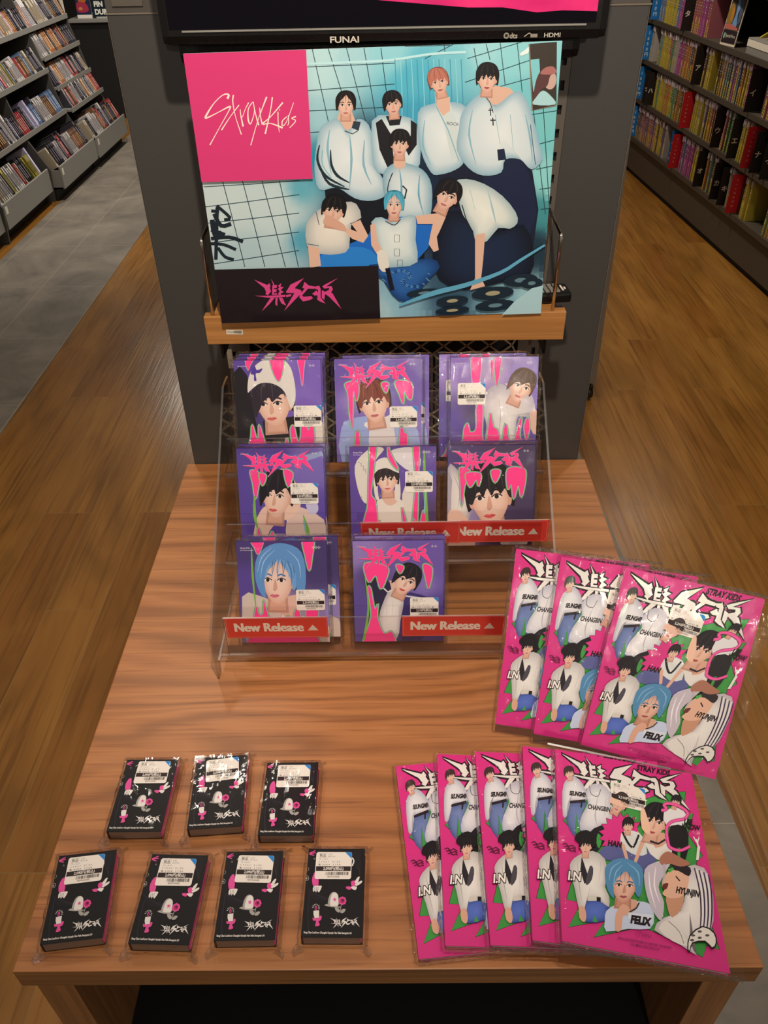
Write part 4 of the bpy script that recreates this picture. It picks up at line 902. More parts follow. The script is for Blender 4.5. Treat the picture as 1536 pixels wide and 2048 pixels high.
    a.PG([(1060, 940), (1190, 950), (1245, 1080), (1260, 1250), (1240, 1400), (1090, 1480), (1140, 1585), (1010, 1500), (830, 1400), (900, 1310), (1020, 1260), (1060, 1100)], '#bdb4bc', '#eeeae6', 2)
    for k in range(7): a.L([(1120 + k * 17, 950 + k * 8), (1160 + k * 14, 1120), (1170 + k * 13, 1290), (1160 + k * 12, 1420)], [8, 11, 11, 6], '#3a2c48' if k % 2 == 0 else '#e8e2e4', smooth=3)
    a.P([(920, 1130), (1040, 1110), (1030, 1240), (960, 1310), (925, 1240)], '#c89478', 2); a.P([(885, 1080), (905, 1010), (960, 960), (1060, 960), (1080, 1050), (1040, 1150), (950, 1170), (890, 1140), (905, 1105)], '#e2b29a', 3); a.P([(890, 1070), (930, 1060), (920, 1100), (895, 1105)], '#6a2c30', 3); a.L([(985, 1010), (1015, 1045)], 9, '#2a1c20'); a.P([(920, 960), (1000, 920), (1090, 950), (1080, 1010), (1000, 970)], '#2a2028', 3)
    a.P([(880, 860), (930, 830), (1010, 870), (1090, 920), (1020, 940), (940, 920), (890, 930), (865, 900)], '#a8705c', 3); a.L([(900, 920), (905, 990), (890, 1060)], 14, '#b5b0b4'); a.P([(925, 960), (960, 945), (975, 960), (940, 985)], '#4aa84a')
    a.T('HYUNJIN', 984, 1128, 62, K, rot=.20, sx=.68, bold=.05)
    a.P([(860, 1390), (930, 1330), (1020, 1400), (1080, 1520), (960, 1480)], '#e2ddd8', 2); a.L([(930, 1335), (1010, 1410), (1045, 1500)], 4, '#5a5456', smooth=3)
    # slice
    a.P([(1070, 1545), (1085, 1440), (1180, 1370), (1270, 1420), (1285, 1500), (1250, 1540), (1200, 1490), (1110, 1500), (1090, 1560)], K, 2); a.P([(1078, 1535), (1092, 1446), (1182, 1380), (1262, 1426), (1276, 1494), (1250, 1526), (1200, 1478), (1106, 1490), (1088, 1545)], '#e6e2da', 2)
    for x, y in ((1112, 1440), (1160, 1412), (1215, 1440), (1160, 1458), (1105, 1475)): a.E(x, y, 15, 9, '#5a5458')
    # small print
    hand_logo(a, ((695, 1395), (815, 1415), (815, 1475), (695, 1455)), '#7a1f50', .18)
    a.T('STRAY KIDS EVERYWHERE ALL AROUND THE WORLD', 562, 1462, 19, '#6e2048', rot=.185, sx=.86, bold=.02); a.T('YOU MAKE STRAY KIDS STAY', 655, 1508, 19, '#6e2048', rot=.185, sx=.86, bold=.02)
    return a

def art_box(w, h):
    a = Art(w, h, ((320, 172), (1285, 176), (1222, 1628), (178, 1608)))
    a.P([(100, 100), (1400, 100), (1400, 1700), (100, 1700)], '#0c090c')
    for k in range(14): a.L([(280 + k * 8, 820 + k * 14), (480 + k * 26, 930 + k * 8), (600 + k * 30, 1010 + k * 10)], 2.5, '#2e2838')
    for k in range(8): a.L([(1060 + k * 20, 220), (1110 + k * 14, 420), (1190, 560 + k * 8)], 2.5, '#35303c', smooth=3)
    a.L([(330, 900), (300, 1300), (330, 1590)], 22, '#221d28', smooth=3)
    P1, WB, GY = '#e0509c', '#e4dedb', '#a9a4a0'
    for p in ([(330, 250), (430, 205)], [(330, 256), (436, 240)], [(330, 262), (410, 285)]): a.L(p, 15, P1)
    for k in range(5): a.L([(500 + k * 24, 310 - k * 14), (520 + k * 24, 285 - k * 13)], 7, WB)
    a.P([(550, 330), (570, 290), (660, 270), (690, 330)], WB, 2); a.L([(720, 300), (750, 280), (730, 320)], 8, P1); a.L(star(415, 340, 16), 4, GY, closed=True)
    a.L([(980, 310), (1060, 330), (1090, 380), (1060, 460)], 22, WB, smooth=3)
    a.L([(300, 480), (322, 510), (290, 540)], 5, GY, smooth=3); a.E(285, 655, 36, 42, GY); a.E(285, 655, 29, 35, '#130f13'); a.E(280, 658, 14, 17, GY)
    a.P([(380, 640), (420, 560), (470, 560), (480, 780), (400, 790), (375, 720)], P1, 3); a.P([(400, 790), (480, 780), (540, 790), (490, 890), (460, 860), (440, 890), (420, 860), (400, 880), (385, 850)], WB, 2)
    for x in (412, 440, 466): a.L([(x + 10, 800), (x, 880)], 5, '#2a2226')
    a.P([(1040, 720), (1100, 700), (1130, 750), (1100, 790), (1050, 790)], P1, 3); a.P([(950, 800), (1040, 800), (1030, 850), (970, 840)], P1, 2); a.P([(1100, 730), (1150, 650), (1190, 640), (1150, 740)], WB, 2); a.P([(1110, 760), (1220, 700), (1220, 740), (1130, 790)], WB, 2); a.P([(1040, 800), (1140, 800), (1110, 860), (1050, 830)], WB, 2)
    a.P([(650, 1110), (655, 980), (700, 900), (760, 885), (815, 930), (825, 1040), (810, 1110)], GY, 2); a.P([(680, 1108), (690, 980), (720, 910), (770, 895), (812, 940), (818, 1040), (805, 1108)], WB, 2); a.P(star(758, 1008, 40), P1); a.P([(580, 1100), (640, 1075), (660, 1110), (800, 1112), (860, 1140), (700, 1130)], GY, 2)
    for k in range(8): t = k * math.pi / 4; a.E(888 + 44 * math.cos(t), 1030 + 44 * math.sin(t), 26, 26, P1)
    a.E(888, 1030, 42, 42, '#b8246c'); a.P([(870, 1010), (905, 1000), (915, 1035), (885, 1050)], '#5a1030'); a.L([(870, 1090), (850, 1200)], 10, GY)
    a.P([(760, 1140), (820, 1150), (850, 1200), (820, 1222), (775, 1190)], GY, 2); a.P([(850, 1210), (890, 1165), (945, 1170), (915, 1220), (870, 1232)], GY, 2)
    for k in range(8): t = -math.pi * .95 + k * math.pi * 1.05 / 7; a.L([(437 + 42 * math.cos(t), 1140 + 42 * math.sin(t)), (437 + 66 * math.cos(t), 1140 + 66 * math.sin(t))], 8, WB)
    a.E(437, 1145, 20, 34, P1); a.E(437, 1150, 10, 20, '#2a1030'); a.P([(395, 1190), (490, 1180), (490, 1300), (415, 1310), (395, 1250)], WB, 1); a.P([(380, 1300), (420, 1310), (490, 1300), (500, 1270), (535, 1280), (520, 1340), (480, 1360), (500, 1410), (480, 1435), (420, 1435), (440, 1350), (390, 1350)], P1, 2)
    logo(a, ((680, 1302), (1190, 1300), (1190, 1480), (680, 1488)), WB)
    a.T('Bang Chan LeeKnow Changbin Hyunjin Han Felix Seungmin I.N', 228, 1550, 44, '#cfc9c4', rot=.03, sx=.72, bold=.05)
    return a
# ================================================================== THE POSTER, THE SCREEN
def m3(pos, xa, ya): return frame((pos[0], pos[1], pos[2] + TZ), xa, ya)
pm = m3((-.2467, .7936, .3487), (.9998, .0127, .0121), (-.0131, .0841, .9964))
a = art_poster(.49, .36)
po = obj('band_poster', a.mesh('band_poster'), None, MAT['poster'])
po.matrix_world = pm
tag(po, 'glossy poster of eight people in white, with pink square, leaning on wooden shelf', 'poster')
obj('poster_board', B(0, .49, 0, .36, -.0012, -.0002), po, MAT['paper'])
a = art_screen(.546, .335)
o = obj('screen', a.mesh('screen'), tv, MAT['screen'])
o.location = (0, 0, 0); o.matrix_world = frame((tx0 + .014, ty - .0006, tz0 + .0195), (1, 0, 0), (0, 0, 1))
a = Art(.546, .02, ((0, 0), (546, 0), (546, 20), (0, 20)))
a.T('FUNAI', 205, 15, 10, '#cfc8bc', sx=1.35, bold=.02, align='L')
a.T('dts', 437, 13.5, 8.5, '#a9a196', bold=.02); a.E(433, 10.5, 3.6, 3.6, '#8f887d'); a.E(433, 10.5, 1.8, 1.8, '#171514')
a.L([(470, 12), (462, 8), (456, 12)], 1.2, '#a9a196'); a.R(464, 9, 473, 13, '#8f887d'); a.T('HDMI', 481, 13, 7, '#cfc8bc', sx=1.25, bold=.01)
o = obj('logo', a.mesh('logo'), tv, MAT['print']); o.matrix_world = frame((tx0 + .014, ty - .0006, tz0 - .003), (1, 0, 0), (0, 0, 1))

# ================================================================== CLEAR THREE-STEP STAND
TIERS = [dict(y=.415, z=.022, zt=.090, yb=.428), dict(y=.522, z=.099, zt=.168, yb=.546), dict(y=.603, z=.200, zt=.259, yb=.621)]
st = thing('stepped_display_stand', 'clear acrylic three-step display stand holding the purple albums', 'display stand')
XS = .236
prof = [(.383, 0), (.383, .081), (.679, .300), (.715, .298), (.715, 0), (.700, 0), (.700, .02), (.400, .02), (.398, 0)]
for s in (-1, 1):
    bm = bmesh.new(); prism(bm, [(y, z + TZ) for y, z in prof], 'x', s * XS, s * (XS - .003))
    for f in bm.faces:
        if abs(f.normal.x) < .5: f.material_index = 1
    obj('side_panel', bm, st, [MAT['acrylic'], MAT['acrylic_edge']])
def acr(bm, *a):
    fs = box(bm, *a); ar = sorted(f.calc_area() for f in fs)
    for f in fs:
        if f.calc_area() < ar[-2] * .5: f.material_index = 1
for i, t in enumerate(TIERS):
    nxt = TIERS[i + 1] if i < 2 else dict(y=.690, z=.285)
    bm = bmesh.new(); acr(bm, -XS + .014, XS - .014, t['y'] - .003, t['y'], TZ + t['z'] - .004, TZ + t['zt'])
    obj('front_lip', bm, st, [MAT['acrylic'], MAT['acrylic_edge']])
    bm = bmesh.new(); acr(bm, -XS + .003, XS - .003, t['y'], nxt['y'] - .012, TZ + t['z'] - .003, TZ + t['z'])
    box(bm, -XS + .003, XS - .003, t['y'] - .005, t['y'] - .003, TZ + t['z'] - .007, TZ + t['z'] - .003, mi=1)
    obj('tray', bm, st, [MAT['acrylic'], MAT['acrylic_edge']])
    bm = bmesh.new(); prism(bm, [(nxt['y'] - .012, t['z'] + TZ), (nxt['y'] - .009, t['z'] + TZ), (nxt['y'] - .003, nxt['z'] + TZ), (nxt['y'] - .006, nxt['z'] + TZ)], 'x', -XS + .003, XS - .003)
    for f in bm.faces:
        if abs(f.normal.y) < .6: f.material_index = 1
    obj('riser', bm, st, [MAT['acrylic'], MAT['acrylic_edge']])

# ================================================================== PURPLE ALBUMS
CW, CH, CT = .125, .150, .008
LEAN = math.radians(22.5)
cases = B(0, CW, 0, CH, -CT, -.0001, bev=.0006)
CASE = bpy.data.meshes.new('case'); cases.to_mesh(CASE); cases.free(); CASE.materials.append(MAT['purple_edge'])
def sleeve_mesh(w, h, t, seed, m=.0018):
    """clear bag: front sheet with slack, welded side fins, crinkled top flap"""
    rn = random.Random(seed); bm = bmesh.new()
    crinkle_sheet(bm, (-m, -m, .0012), (w + m, -m, .0012), (w + m, h + m, .0012), (-m, h + m, .0012), 10, 12, .00022, rn)
    crinkle_sheet(bm, (-m, h + m, .0012), (w + m, h + m, .0012), (w + m, h + m * 1.6, -t), (-m, h + m * 1.6, -t), 24, 3, .0009, rn, 1)
    crinkle_sheet(bm, (-m, -m, .0010), (-m, h + m, .0010), (-m * 3.2, h + m, -t * .5), (-m * 3.2, -m, -t * .5), 40, 2, .0006, rn, 1)
    crinkle_sheet(bm, (w + m * 3.2, -m, -t * .5), (w + m * 3.2, h + m, -t * .5), (w + m, h + m, .0010), (w + m, -m, .0010), 40, 2, .0006, rn, 1)
    crinkle_sheet(bm, (-m, -m * 1.5, -t), (w + m, -m * 1.5, -t), (w + m, -m, .0012), (-m, -m, .0012), 24, 3, .0008, rn, 1)
    me = bpy.data.meshes.new('sleeve'); bm.to_mesh(me); bm.free()
    for k in ('film', 'film_crinkled'): me.materials.append(MAT[k])
    return me
SLEEVES = [sleeve_mesh(CW, CH, CT, 11 + k) for k in range(3)]
DESC = ['white cap', 'red-brown hair', 'person leaning aside', 'chin on hand', 'white knit hood', 'dark fringe close up', 'blue hair', 'dark jacket']
POSN = ['left on top step', 'centre on top step', 'right on top step', 'left on middle step', 'centre on middle step', 'right on middle step', 'left on bottom step', 'centre on bottom step']
# column x of the cover's left edge, tier, copies behind (dx sideways per copy, first offset), sticker centre (fraction of width, of height)
SLOTS = [(-.2135, 2, 2, .0026, (.83, .46)), (-.069, 2, 1, .0115, (.79, .44)), (.0985, 2, 1, -.0165, (.24, .655)),
         (-.2115, 1, 1, .0022, (.765, .55)), (-.049, 1, 0, .002, (.80, .655)), (.0925, 1, 1, .0050, (.79, .11)),
         (-.2045, 0, 1, .0150, (.80, .43)), (-.0435, 0, 1, .0030, (.79, .34))]
nrm = Vector((0, -math.cos(LEAN), math.sin(LEAN))); upv = Vector((0, math.sin(LEAN), math.cos(LEAN)))
ORD = ['front copy', 'second copy', 'third copy', 'rearmost copy']
for i, (x, ti, nb, dx, (sx_, sy_)) in enumerate(SLOTS):
    t = TIERS[ti]; am = art_cd(i, CW, CH).mesh('cover_print'); am.materials.append(MAT['print'])
    for k in range(nb + 1):
        base = Vector((x + dx * k * (1 if k < 3 else 1.1), t['yb'], t['z'] + TZ + .0035)) - nrm * (CT + .0024) * k
        base.z = t['z'] + TZ + .0035 + k * .0002
        base.y += k * .0003
        m = frame(base, (1, 0, 0), upv)
        pl = 'front copy' if k == 0 else ORD[min(k, 3)]
        c = thing('album', ('purple album, cover photo %s, %s' % (DESC[i], POSN[i])) if k == 0 else 'purple album %s behind the front one, %s' % ('first' if k == 1 else 'second', POSN[i]), 'album', m, 'purple albums on the clear stand')
        obj('case', CASE, c); obj('cover_print', am, c)
        put_sticker(ST_CD, c, CW * sx_, CH * sy_, .0008)
        obj('sleeve', SLEEVES[(i + k) % 3], c)

# red cards on the lips
def art_card():
    a = Art(.1415, .040, ((0, 0), (1415, 0), (1415, 400), (0, 400)))
    a.R(0, 0, 1415, 400, '#e8433a')
    r = 50; P_ = []
    for cx, cy, t0 in ((1400 - r, 15 + r, -90), (1400 - r, 385 - r, 0), (15 + r, 385 - r, 90), (15 + r, 15 + r, 180)):
        for k in range(6): tt = math.radians(t0 + 18 * k); P_.append((cx + r * math.cos(tt), cy + r * math.sin(tt)))
    a.L(P_, 7, '#e7867c', closed=True)
    for dx in (-8, -4, 0, 4, 8): a.T('New Release', 112 + dx, 272, 232, '#fdf3e6', sx=.78, bold=.012)
    a.P([(1205, 150), (1280, 262), (1130, 262)], '#f3e8da')
    return a.mesh('printed_card')
CARD = art_card(); CARD.materials.append(MAT['print'])
cardback = bpy.data.meshes.new('card_stock'); bm = B(0, .1415, 0, .040, -.0006, -.0001); bm.to_mesh(cardback); bm.free(); cardback.materials.append(MAT['paper'])
for j, (x, y, z, lb) in enumerate(((-.2205, .415, .0475, 'red New Release card at the left end of the bottom lip of the clear stand'),
                                  (.0235, .415, .0475, 'red New Release card on the right half of the bottom lip of the clear stand'),
                                  (-.0335, .522, .1265, 'red New Release card on the middle lip, partly hidden by an album'),
                                  (.092, .5232, .1265, 'red New Release card at the right end of the middle lip, its first letter covered'))):
    o = obj('sign_card', CARD, None); o.matrix_world = frame((x, y + .0016, TZ + z), (1, 0, 0), (0, 0, 1)); tag(o, lb, 'sign', 'red cards on the clear stand')
    b_ = obj('card_stock', cardback, o)

# ================================================================== PINK BOOKS
BW, BH, BT = .163, .228, .0065
BOOK_ART = art_book(BW, BH).mesh('cover_print'); BOOK_ART.materials.append(MAT['print'])
bm = B(0, BW, 0, BH, -.0012, -.0001, bev=.0004); box(bm, 0, BW, 0, BH, -BT, -BT + .0011); box(bm, 0, .0012, 0, BH, -BT + .001, -.001)
BCASE = bpy.data.meshes.new('cover'); bm.to_mesh(BCASE); bm.free(); BCASE.materials.append(MAT['pink_edge'])
bm = B(.0014, BW - .0012, .001, BH - .001, -BT + .0012, -.0013)
BPAGES = bpy.data.meshes.new('pages'); bm.to_mesh(BPAGES); bm.free(); BPAGES.materials.append(MAT['white_edge'])
def book_sleeve(seed):
    rn = random.Random(seed); bm = bmesh.new(); m = .002; w, h, t = BW, BH, BT
    crinkle_sheet(bm, (-m, -m, .0011), (w + .014, -m, .0011), (w + .014, h + m, .0011), (-m, h + m, .0011), 10, 14, .0003, rn)
    crinkle_sheet(bm, (-m, h + m, .0011), (w + .014, h + m, .0011), (w + .014, h + .005, -t * .6), (-m, h + .005, -t * .6), 34, 2, .0007, rn, 1)
    crinkle_sheet(bm, (-m * 2.5, -m, -t * .6), (-m, -m, .0011), (-m, h + m, .0011), (-m * 2.5, h + m, -t * .6), 2, 40, .0005, rn, 1)
    crinkle_sheet(bm, (-m, -m * 2, -t * .8), (w + .014, -m * 2, -t * .8), (w + .014, -m, .0011), (-m, -m, .0011), 34, 2, .0007, rn, 1)
    me = bpy.data.meshes.new('sleeve'); bm.to_mesh(me); bm.free()
    for k in ('film', 'film_crinkled'): me.materials.append(MAT[k])
    return me
BSL = [book_sleeve(31), book_sleeve(57)]
def book(pos, xa, ya, label, i):
    c = thing('photo_book', label, 'book', m3(pos, xa, ya), 'pink books on the table')
    obj('cover', BCASE, c); obj('pages', BPAGES, c); obj('cover_print', BOOK_ART, c); put_sticker(ST_BOOK, c, BW * .505, BH * .786, .0009, math.radians(-4), 1.0); obj('sleeve', BSL[i % 2], c)
    return c
BK = [((.0335, .0064, .0085), (.9956, .0935, .0), (-.0935, .9956, .003), 'flat pink book at the far left and bottom of the fanned front pile'),
      ((.0605, .0150, .0190), (.9970, -.0143, -.058), (.0200, .9985, .004), 'flat pink book second from the left in the fanned front pile'),
      ((.1057, .0108, .0290), (.9985, -.0209, -.055), (.0221, .9995, .006), 'flat pink book in the middle of the fanned front pile'),
      ((.1466, .0098, .0415), (.9926, -.0902, -.080), (.0916, .9957, .008), 'flat pink book just under the topmost one in the front pile'),
      ((.1727, .0026, .0564), (.9834, -.1455, -.1081), (.1417, .989, -.032), 'topmost pink book of the front pile, fully visible and overhanging the table edge'),
      ((.1409, .2851, .0233), (.9835, -.18, -.0195), (.1123, .5223, .8453), 'pink book leaning on the small stand, leftmost and rearmost of three'),
      ((.1866, .2666, .0272), (.9797, -.1956, -.0448), (.1418, .5167, .8444), 'pink book leaning on the small stand, middle of three'),
      ((.2418, .2467, .0315), (.9652, -.2362, -.1122), (.2196, .4994, .8381), 'pink book leaning on the small stand, frontmost and rightmost of three, fully visible')]
for i, b in enumerate(BK): book(*b[:3], b[3], i)
# small book stand
bs = thing('book_stand', 'small clear acrylic easel carrying the three leaning pink books', 'book stand', m3((.2055, .266, .0005), (.9665, -.2565, 0), (.2565, .9665, 0)))
def acp(nm, pts, a, b):
    bm = bmesh.new(); prism(bm, pts, 'x', a, b)
    for f in bm.faces:
        if abs(f.normal.x) > .9 or f.calc_area() < abs(b - a) * .004: f.material_index = 1
    return obj(nm, bm, bs, [MAT['acrylic'], MAT['acrylic_edge']])
acp('ledge', [(-.013, .0150), (-.013, .0170), (.026, .0170), (.026, .0150)], 0, .146)
acp('front_lip', [(-.0152, .0150), (-.0130, .0150), (-.0205, .0365), (-.0227, .0357)], 0, .146)
acp('back_rest', [(.026, 0), (.0285, 0), (.0285, .030), (.092, .128), (.0898, .1293), (.026, .031)], .008, .138)
acp('foot', [(.0285, 0), (.095, 0), (.095, .0022), (.0285, .0022)], .008, .138)

# ================================================================== BLACK BOXES
XW, XH, XT = .0635, .0965, .0165
BOX_ART = art_box(XW, XH).mesh('front_print'); BOX_ART.materials.append(MAT['print'])
def mk(name, bm, *mats):
    me = bpy.data.meshes.new(name); bm.to_mesh(me); bm.free()
    for m in mats: me.materials.append(m)
    return me
bm = B(0, XW, 0, XH, -.0012, -.00005, bev=.0004); box(bm, 0, XW, 0, XH, -XT, -XT + .0012); box(bm, 0, .0014, 0, XH, -XT, -.001)
XSHELL = mk('shell', bm, plain('black_card', '#0b090a', .35, spec=.25))
bm = B(.0015, XW - .0006, .0016, XH - .0016, -XT + .0013, -.0013)
XPAGE = mk('page_block', bm, MAT['pink_pages'])
bm = B(.002, XW - .002, .0003, .0016, -XT + .0013, -.0013); XFOOT = mk('lower_end', bm, plain('grey_card_end', '#6d5c52', .4))
def bag(seed):
    rn = random.Random(seed); bm = bmesh.new(); m = .0025; w, h, t = XW, XH, XT
    crinkle_sheet(bm, (-m, -m, .0013), (w + m, -m, .0013), (w + m, h + m, .0013), (-m, h + m, .0013), 12, 14, .00035, rn)
    crinkle_sheet(bm, (-m, h + m, .0013), (w + m, h + m, .0013), (w + .005, h + .004, -t + .002), (-.005, h + .004, -t + .002), 16, 4, .0007, rn, 1)
    crinkle_sheet(bm, (-.0055, -m, -t + .003), (-m, -m, .0013), (-m, h + m, .0013), (-.0055, h + m, -t + .003), 3, 22, .0008, rn, 1)
    crinkle_sheet(bm, (w + m, -m, .0013), (w + .0055, -m, -t + .003), (w + .0055, h + m, -t + .003), (w + m, h + m, .0013), 3, 22, .0008, rn, 1)
    crinkle_sheet(bm, (-.005, -.004, -t + .002), (w + .005, -.004, -t + .002), (w + m, -m, .0013), (-m, -m, .0013), 16, 4, .0007, rn)
    for sx in (-1, 1):
        x0 = -.003 if sx < 0 else w + .003
        for yb, dy in ((-.003, -1), (h + .002, 1)):
            crinkle_sheet(bm, (x0, yb, -.003), (x0 + sx * .007, yb + dy * .006, -.010), (x0 + sx * .004, yb + dy * .010, -.015), (x0 - sx * .006, yb + dy * .003, -.0145), 3, 3, .0012, rn, 1)
    return mk('bag', bm, MAT['film_box'], MAT['film_crinkled'])
BAGS = [bag(3 + k) for k in range(3)]
BX = [(-.3665, .0185, 1, 'front row, at the left table corner'), (-.2635, .0205, 0, 'front row, second from the left'), (-.1790, .0205, 0, 'front row, third from the left'), (-.0885, .0245, 1, 'front row, rightmost'),
      (-.3255, .143, 1, 'back row, leftmost'), (-.2335, .147, -3, 'back row, middle with strong glare'), (-.1490, .1385, 0, 'back row, rightmost')]
XPX = [((-.357, .019), (-.368, .116)), ((-.266, .020), (-.263, .114)), ((-.178, .022), (-.179, .114)), ((-.088, .025), (-.087, .118)), ((-.323, .144), (-.323, .236)), ((-.230, .146), (-.236, .237)), ((-.147, .138), (-.147, .234))]
for i, ((bl, tl), b) in enumerate(zip(XPX, BX)):
    d = Vector((tl[0] - bl[0], tl[1] - bl[1])).normalized()
    c = thing('boxed_album', 'small black boxed album with pink page edge, %s' % b[3], 'album', m3((bl[0], bl[1], XT + .0006), (d.y, -d.x, 0), (d.x, d.y, 0)), 'small black boxed albums on the table')
    obj('shell', XSHELL, c); obj('page_block', XPAGE, c); obj('lower_end', XFOOT, c); obj('front_print', BOX_ART, c)
    sx_, sy_, sr = [(.50, .80, .5), (.50, .79, .5), (.53, .785, -2), (.46, .795, 0), (.56, .81, 0), (.53, .80, 4), (.54, .80, 0)][i]
    put_sticker(ST_BOX, c, XW * sx_, XH * sy_, .0006, math.radians(sr))
    obj('bag', BAGS[i % 3], c)
# printed tag on the shelf front
a = Art(.026, .008, ((0, 0), (260, 0), (260, 80), (0, 80))); a.R(0, 0, 260, 80, '#e0d6c2'); a.T('702500', 8, 56, 44, '#2a2420', sx=.9)
x = 122
for k in range(22): a.R(x, 14, x + 2.5 + (k * 7 % 3), 60, '#1e1a18'); x += 5.5
o = obj('shelf_barcode_tag', a.mesh('tag'), None, MAT['print']); o.matrix_world = frame((-.2445, SY - .0004, TZ + .326), (1, 0, -.03), (.03, 0, 1)); tag(o, 'small white barcode tag stuck on the front of the wooden shelf', 'label')
# ================================================================== RIGHT: FILM RACK
RT = frame((1.685, 5.492, 0), (.0632, -.998, 0), (.998, .0632, 0))      # local x runs toward the viewer, y into the rack
fr_ = thing('film_rack', 'dark brown steel rack of film discs with letter dividers along the right aisle', 'shelving rack', RT)
RL = 3.1
obj('base', B(-.07, RL, .004, .36, .03, .212, bev=.002), fr_, MAT['dark_shelf'])
obj('kick', B(-.06, RL - .01, .02, .34, 0, .03), fr_, MAT['black_matt'])
obj('back_board', B(-.07, RL, .335, .36, .212, 1.9), fr_, MAT['rack_dark'])
obj('end_board', B(-.10, -.07, -.004, .36, 0, 1.9), fr_, MAT['rack_dark'])
for z in (.234, .465, .695, .92, 1.175, 1.42):
    bm = B(-.07, RL, -.012, .335, z - .022, z); box(bm, -.07, RL, -.0135, -.012, z - .024, z + .003, bev=.0005)
    obj('shelf', bm, fr_, MAT['dark_shelf'])
for x in (.86, 1.66): obj('upright', B(x - .012, x + .012, .02, .04, .23, 1.6), fr_, MAT['dark_shelf'])
bm = bmesh.new()
for x in (.35, .95, 1.6, 2.2): cyl(bm, (x, .003, .205), (0, 1, 0), .004, .003, 10)
obj('screw', bm, fr_, MAT['chrome'])['kind'] = 'stuff'

EPSF = 3e-4
def solid_art(faces):
    """faces: list of (x0,x1,y0,y1,z0,z1,colour) coloured boxes -> mesh with printed colours"""
    V, F, C = [], [], []
    for x0, x1, y0, y1, z0, z1, c in faces:
        b = len(V); V += [(x0, y0, z0), (x1, y0, z0), (x1, y1, z0), (x0, y1, z0), (x0, y0, z1), (x1, y0, z1), (x1, y1, z1), (x0, y1, z1)]
        F += [tuple(b + i for i in f) for f in ((0, 3, 2, 1), (4, 5, 6, 7), (0, 1, 5, 4), (1, 2, 6, 5), (2, 3, 7, 6), (3, 0, 4, 7))]
        C += [lin(c)] * 6
    me = bpy.data.meshes.new('case'); me.from_pydata(V, [], F)
    at = me.color_attributes.new('Col', 'FLOAT_COLOR', 'CORNER'); at.data.foreach_set('color', [v for c in C for _ in range(4) for v in (*c, 1.0)])
    me.materials.append(MAT['case']); return me
FILMC = {'yellow': ('#c9b022', '#e0cb3a', '#8a7a20'), 'orange': ('#c97a2c', '#e0b23a', '#703c1a'), 'magenta': ('#b0408f', '#d46ab0', '#601c50'), 'green': ('#4f8a50', '#d8c33a', '#2c4a34'),
         'purple': ('#5c4a72', '#d0b83a', '#382c48'), 'rose': ('#b3525e', '#e0c640', '#5e2430'), 'blue': ('#5670a0', '#c9c08a', '#2a3c66'), 'brown': ('#5a4232', '#d8bc38', '#30221a'), 'white': ('#b0a8a0', '#d8c95a', '#706860'), 'teal': ('#6a9a8c', '#d8c040', '#2c5048')}
FILMC = {k: tuple(mixc(c, '#94868a', .30) for c in v) for k, v in FILMC.items()}  # pale haze of the clear sleeves mixed into the case colours
FILM = {}
rr = random.Random(5)
for nme, (c0, c1, c2) in FILMC.items():
    for v in range(2):
        w = .0145; h = .185 + .004 * v; L_ = [(0, w, 0, .13, 0, h, c0)]
        L_.append((.0008, w - .0008, -.0006, .001, .004, h * (.30 + .12 * v), c1))
        L_.append((.003, w - .003, -.0010, .001, h * .48, h * .86, c2))
        for k in range(5): z = h * .5 + k * .013; L_.append((.005, w - .005, -.0014, .001, z, z + .007, '#d8ccb8' if k % 2 else c1))
        for k in range(4): z = .012 + k * .012; L_.append((.004, w - .004, -.0012, .001, z, z + .006, c2))
        for k in range(5): L_.append((.001 + .0022 * k, .0028 + .0022 * k, rr.uniform(-.002, .004), .12, h, h + rr.uniform(.006, .017), rr.choice(('#a29aa0', '#8d8790', '#b9aeb0', '#77707c'))))
        for k in range(4): L_.append((.0005 + .0034 * k, .0031 + .0034 * k, rr.uniform(-.006, -.001), .01, h - rr.uniform(.016, .026), h + rr.uniform(.001, .010), rr.choice(('#b5adb2', '#cfc6ca', '#a39ba6', '#c2a8ae'))))
        FILM[nme, v] = solid_art(L_)
ORDW = ['zeroth', 'first', 'second', 'third', 'fourth', 'fifth', 'sixth', 'seventh', 'eighth', 'ninth', 'tenth', 'eleventh', 'twelfth', 'thirteenth', 'fourteenth', 'fifteenth', 'sixteenth', 'seventeenth', 'eighteenth', 'nineteenth']
TENS = ['', '', 'twent', 'thirt', 'fort', 'fift', 'sixt', 'sevent', 'eight', 'ninet']
def ordw(n):
    if n < 20: return ORDW[n]
    t, u = divmod(n, 10)
    return TENS[t] + 'ieth' if u == 0 else TENS[t] + 'y-' + ORDW[u]
KANA = {'オ': 'o', 'カ': 'ka', 'キ': 'ki', 'ナ': 'na', 'ハ': 'ha', 'ウ': 'u', 'エ': 'e', 'イ': 'i', 'ア': 'a', 'タ': 'ta'}
ANCH = {}; NRED = {}; NBL = {}
ROWN = {0: 'lowest shelf', 1: 'second shelf', 2: 'third shelf', 3: 'fourth shelf'}
ZR = [.234, .465, .695, .92]
CNT = {}
def film_case(row, s, c, lean=0):
    CNT[row] = CNT.get(row, 0) + 1; n = CNT[row]
    o = obj('film_case', FILM[c, n % 2])
    o.matrix_world = RT @ Matrix.Translation((s, rr.uniform(-.004, .006), ZR[row] + .0005)) @ Matrix.Rotation(lean, 4, 'Y')
    an, k = ANCH[row]; ANCH[row] = (an, k + 1)
    tag(o, '%s film case, %s after the %s, %s, right rack' % (c, ordw(k + 1), an, ROWN[row]), 'disc case', 'film cases on the %s of the right rack' % ROWN[row])
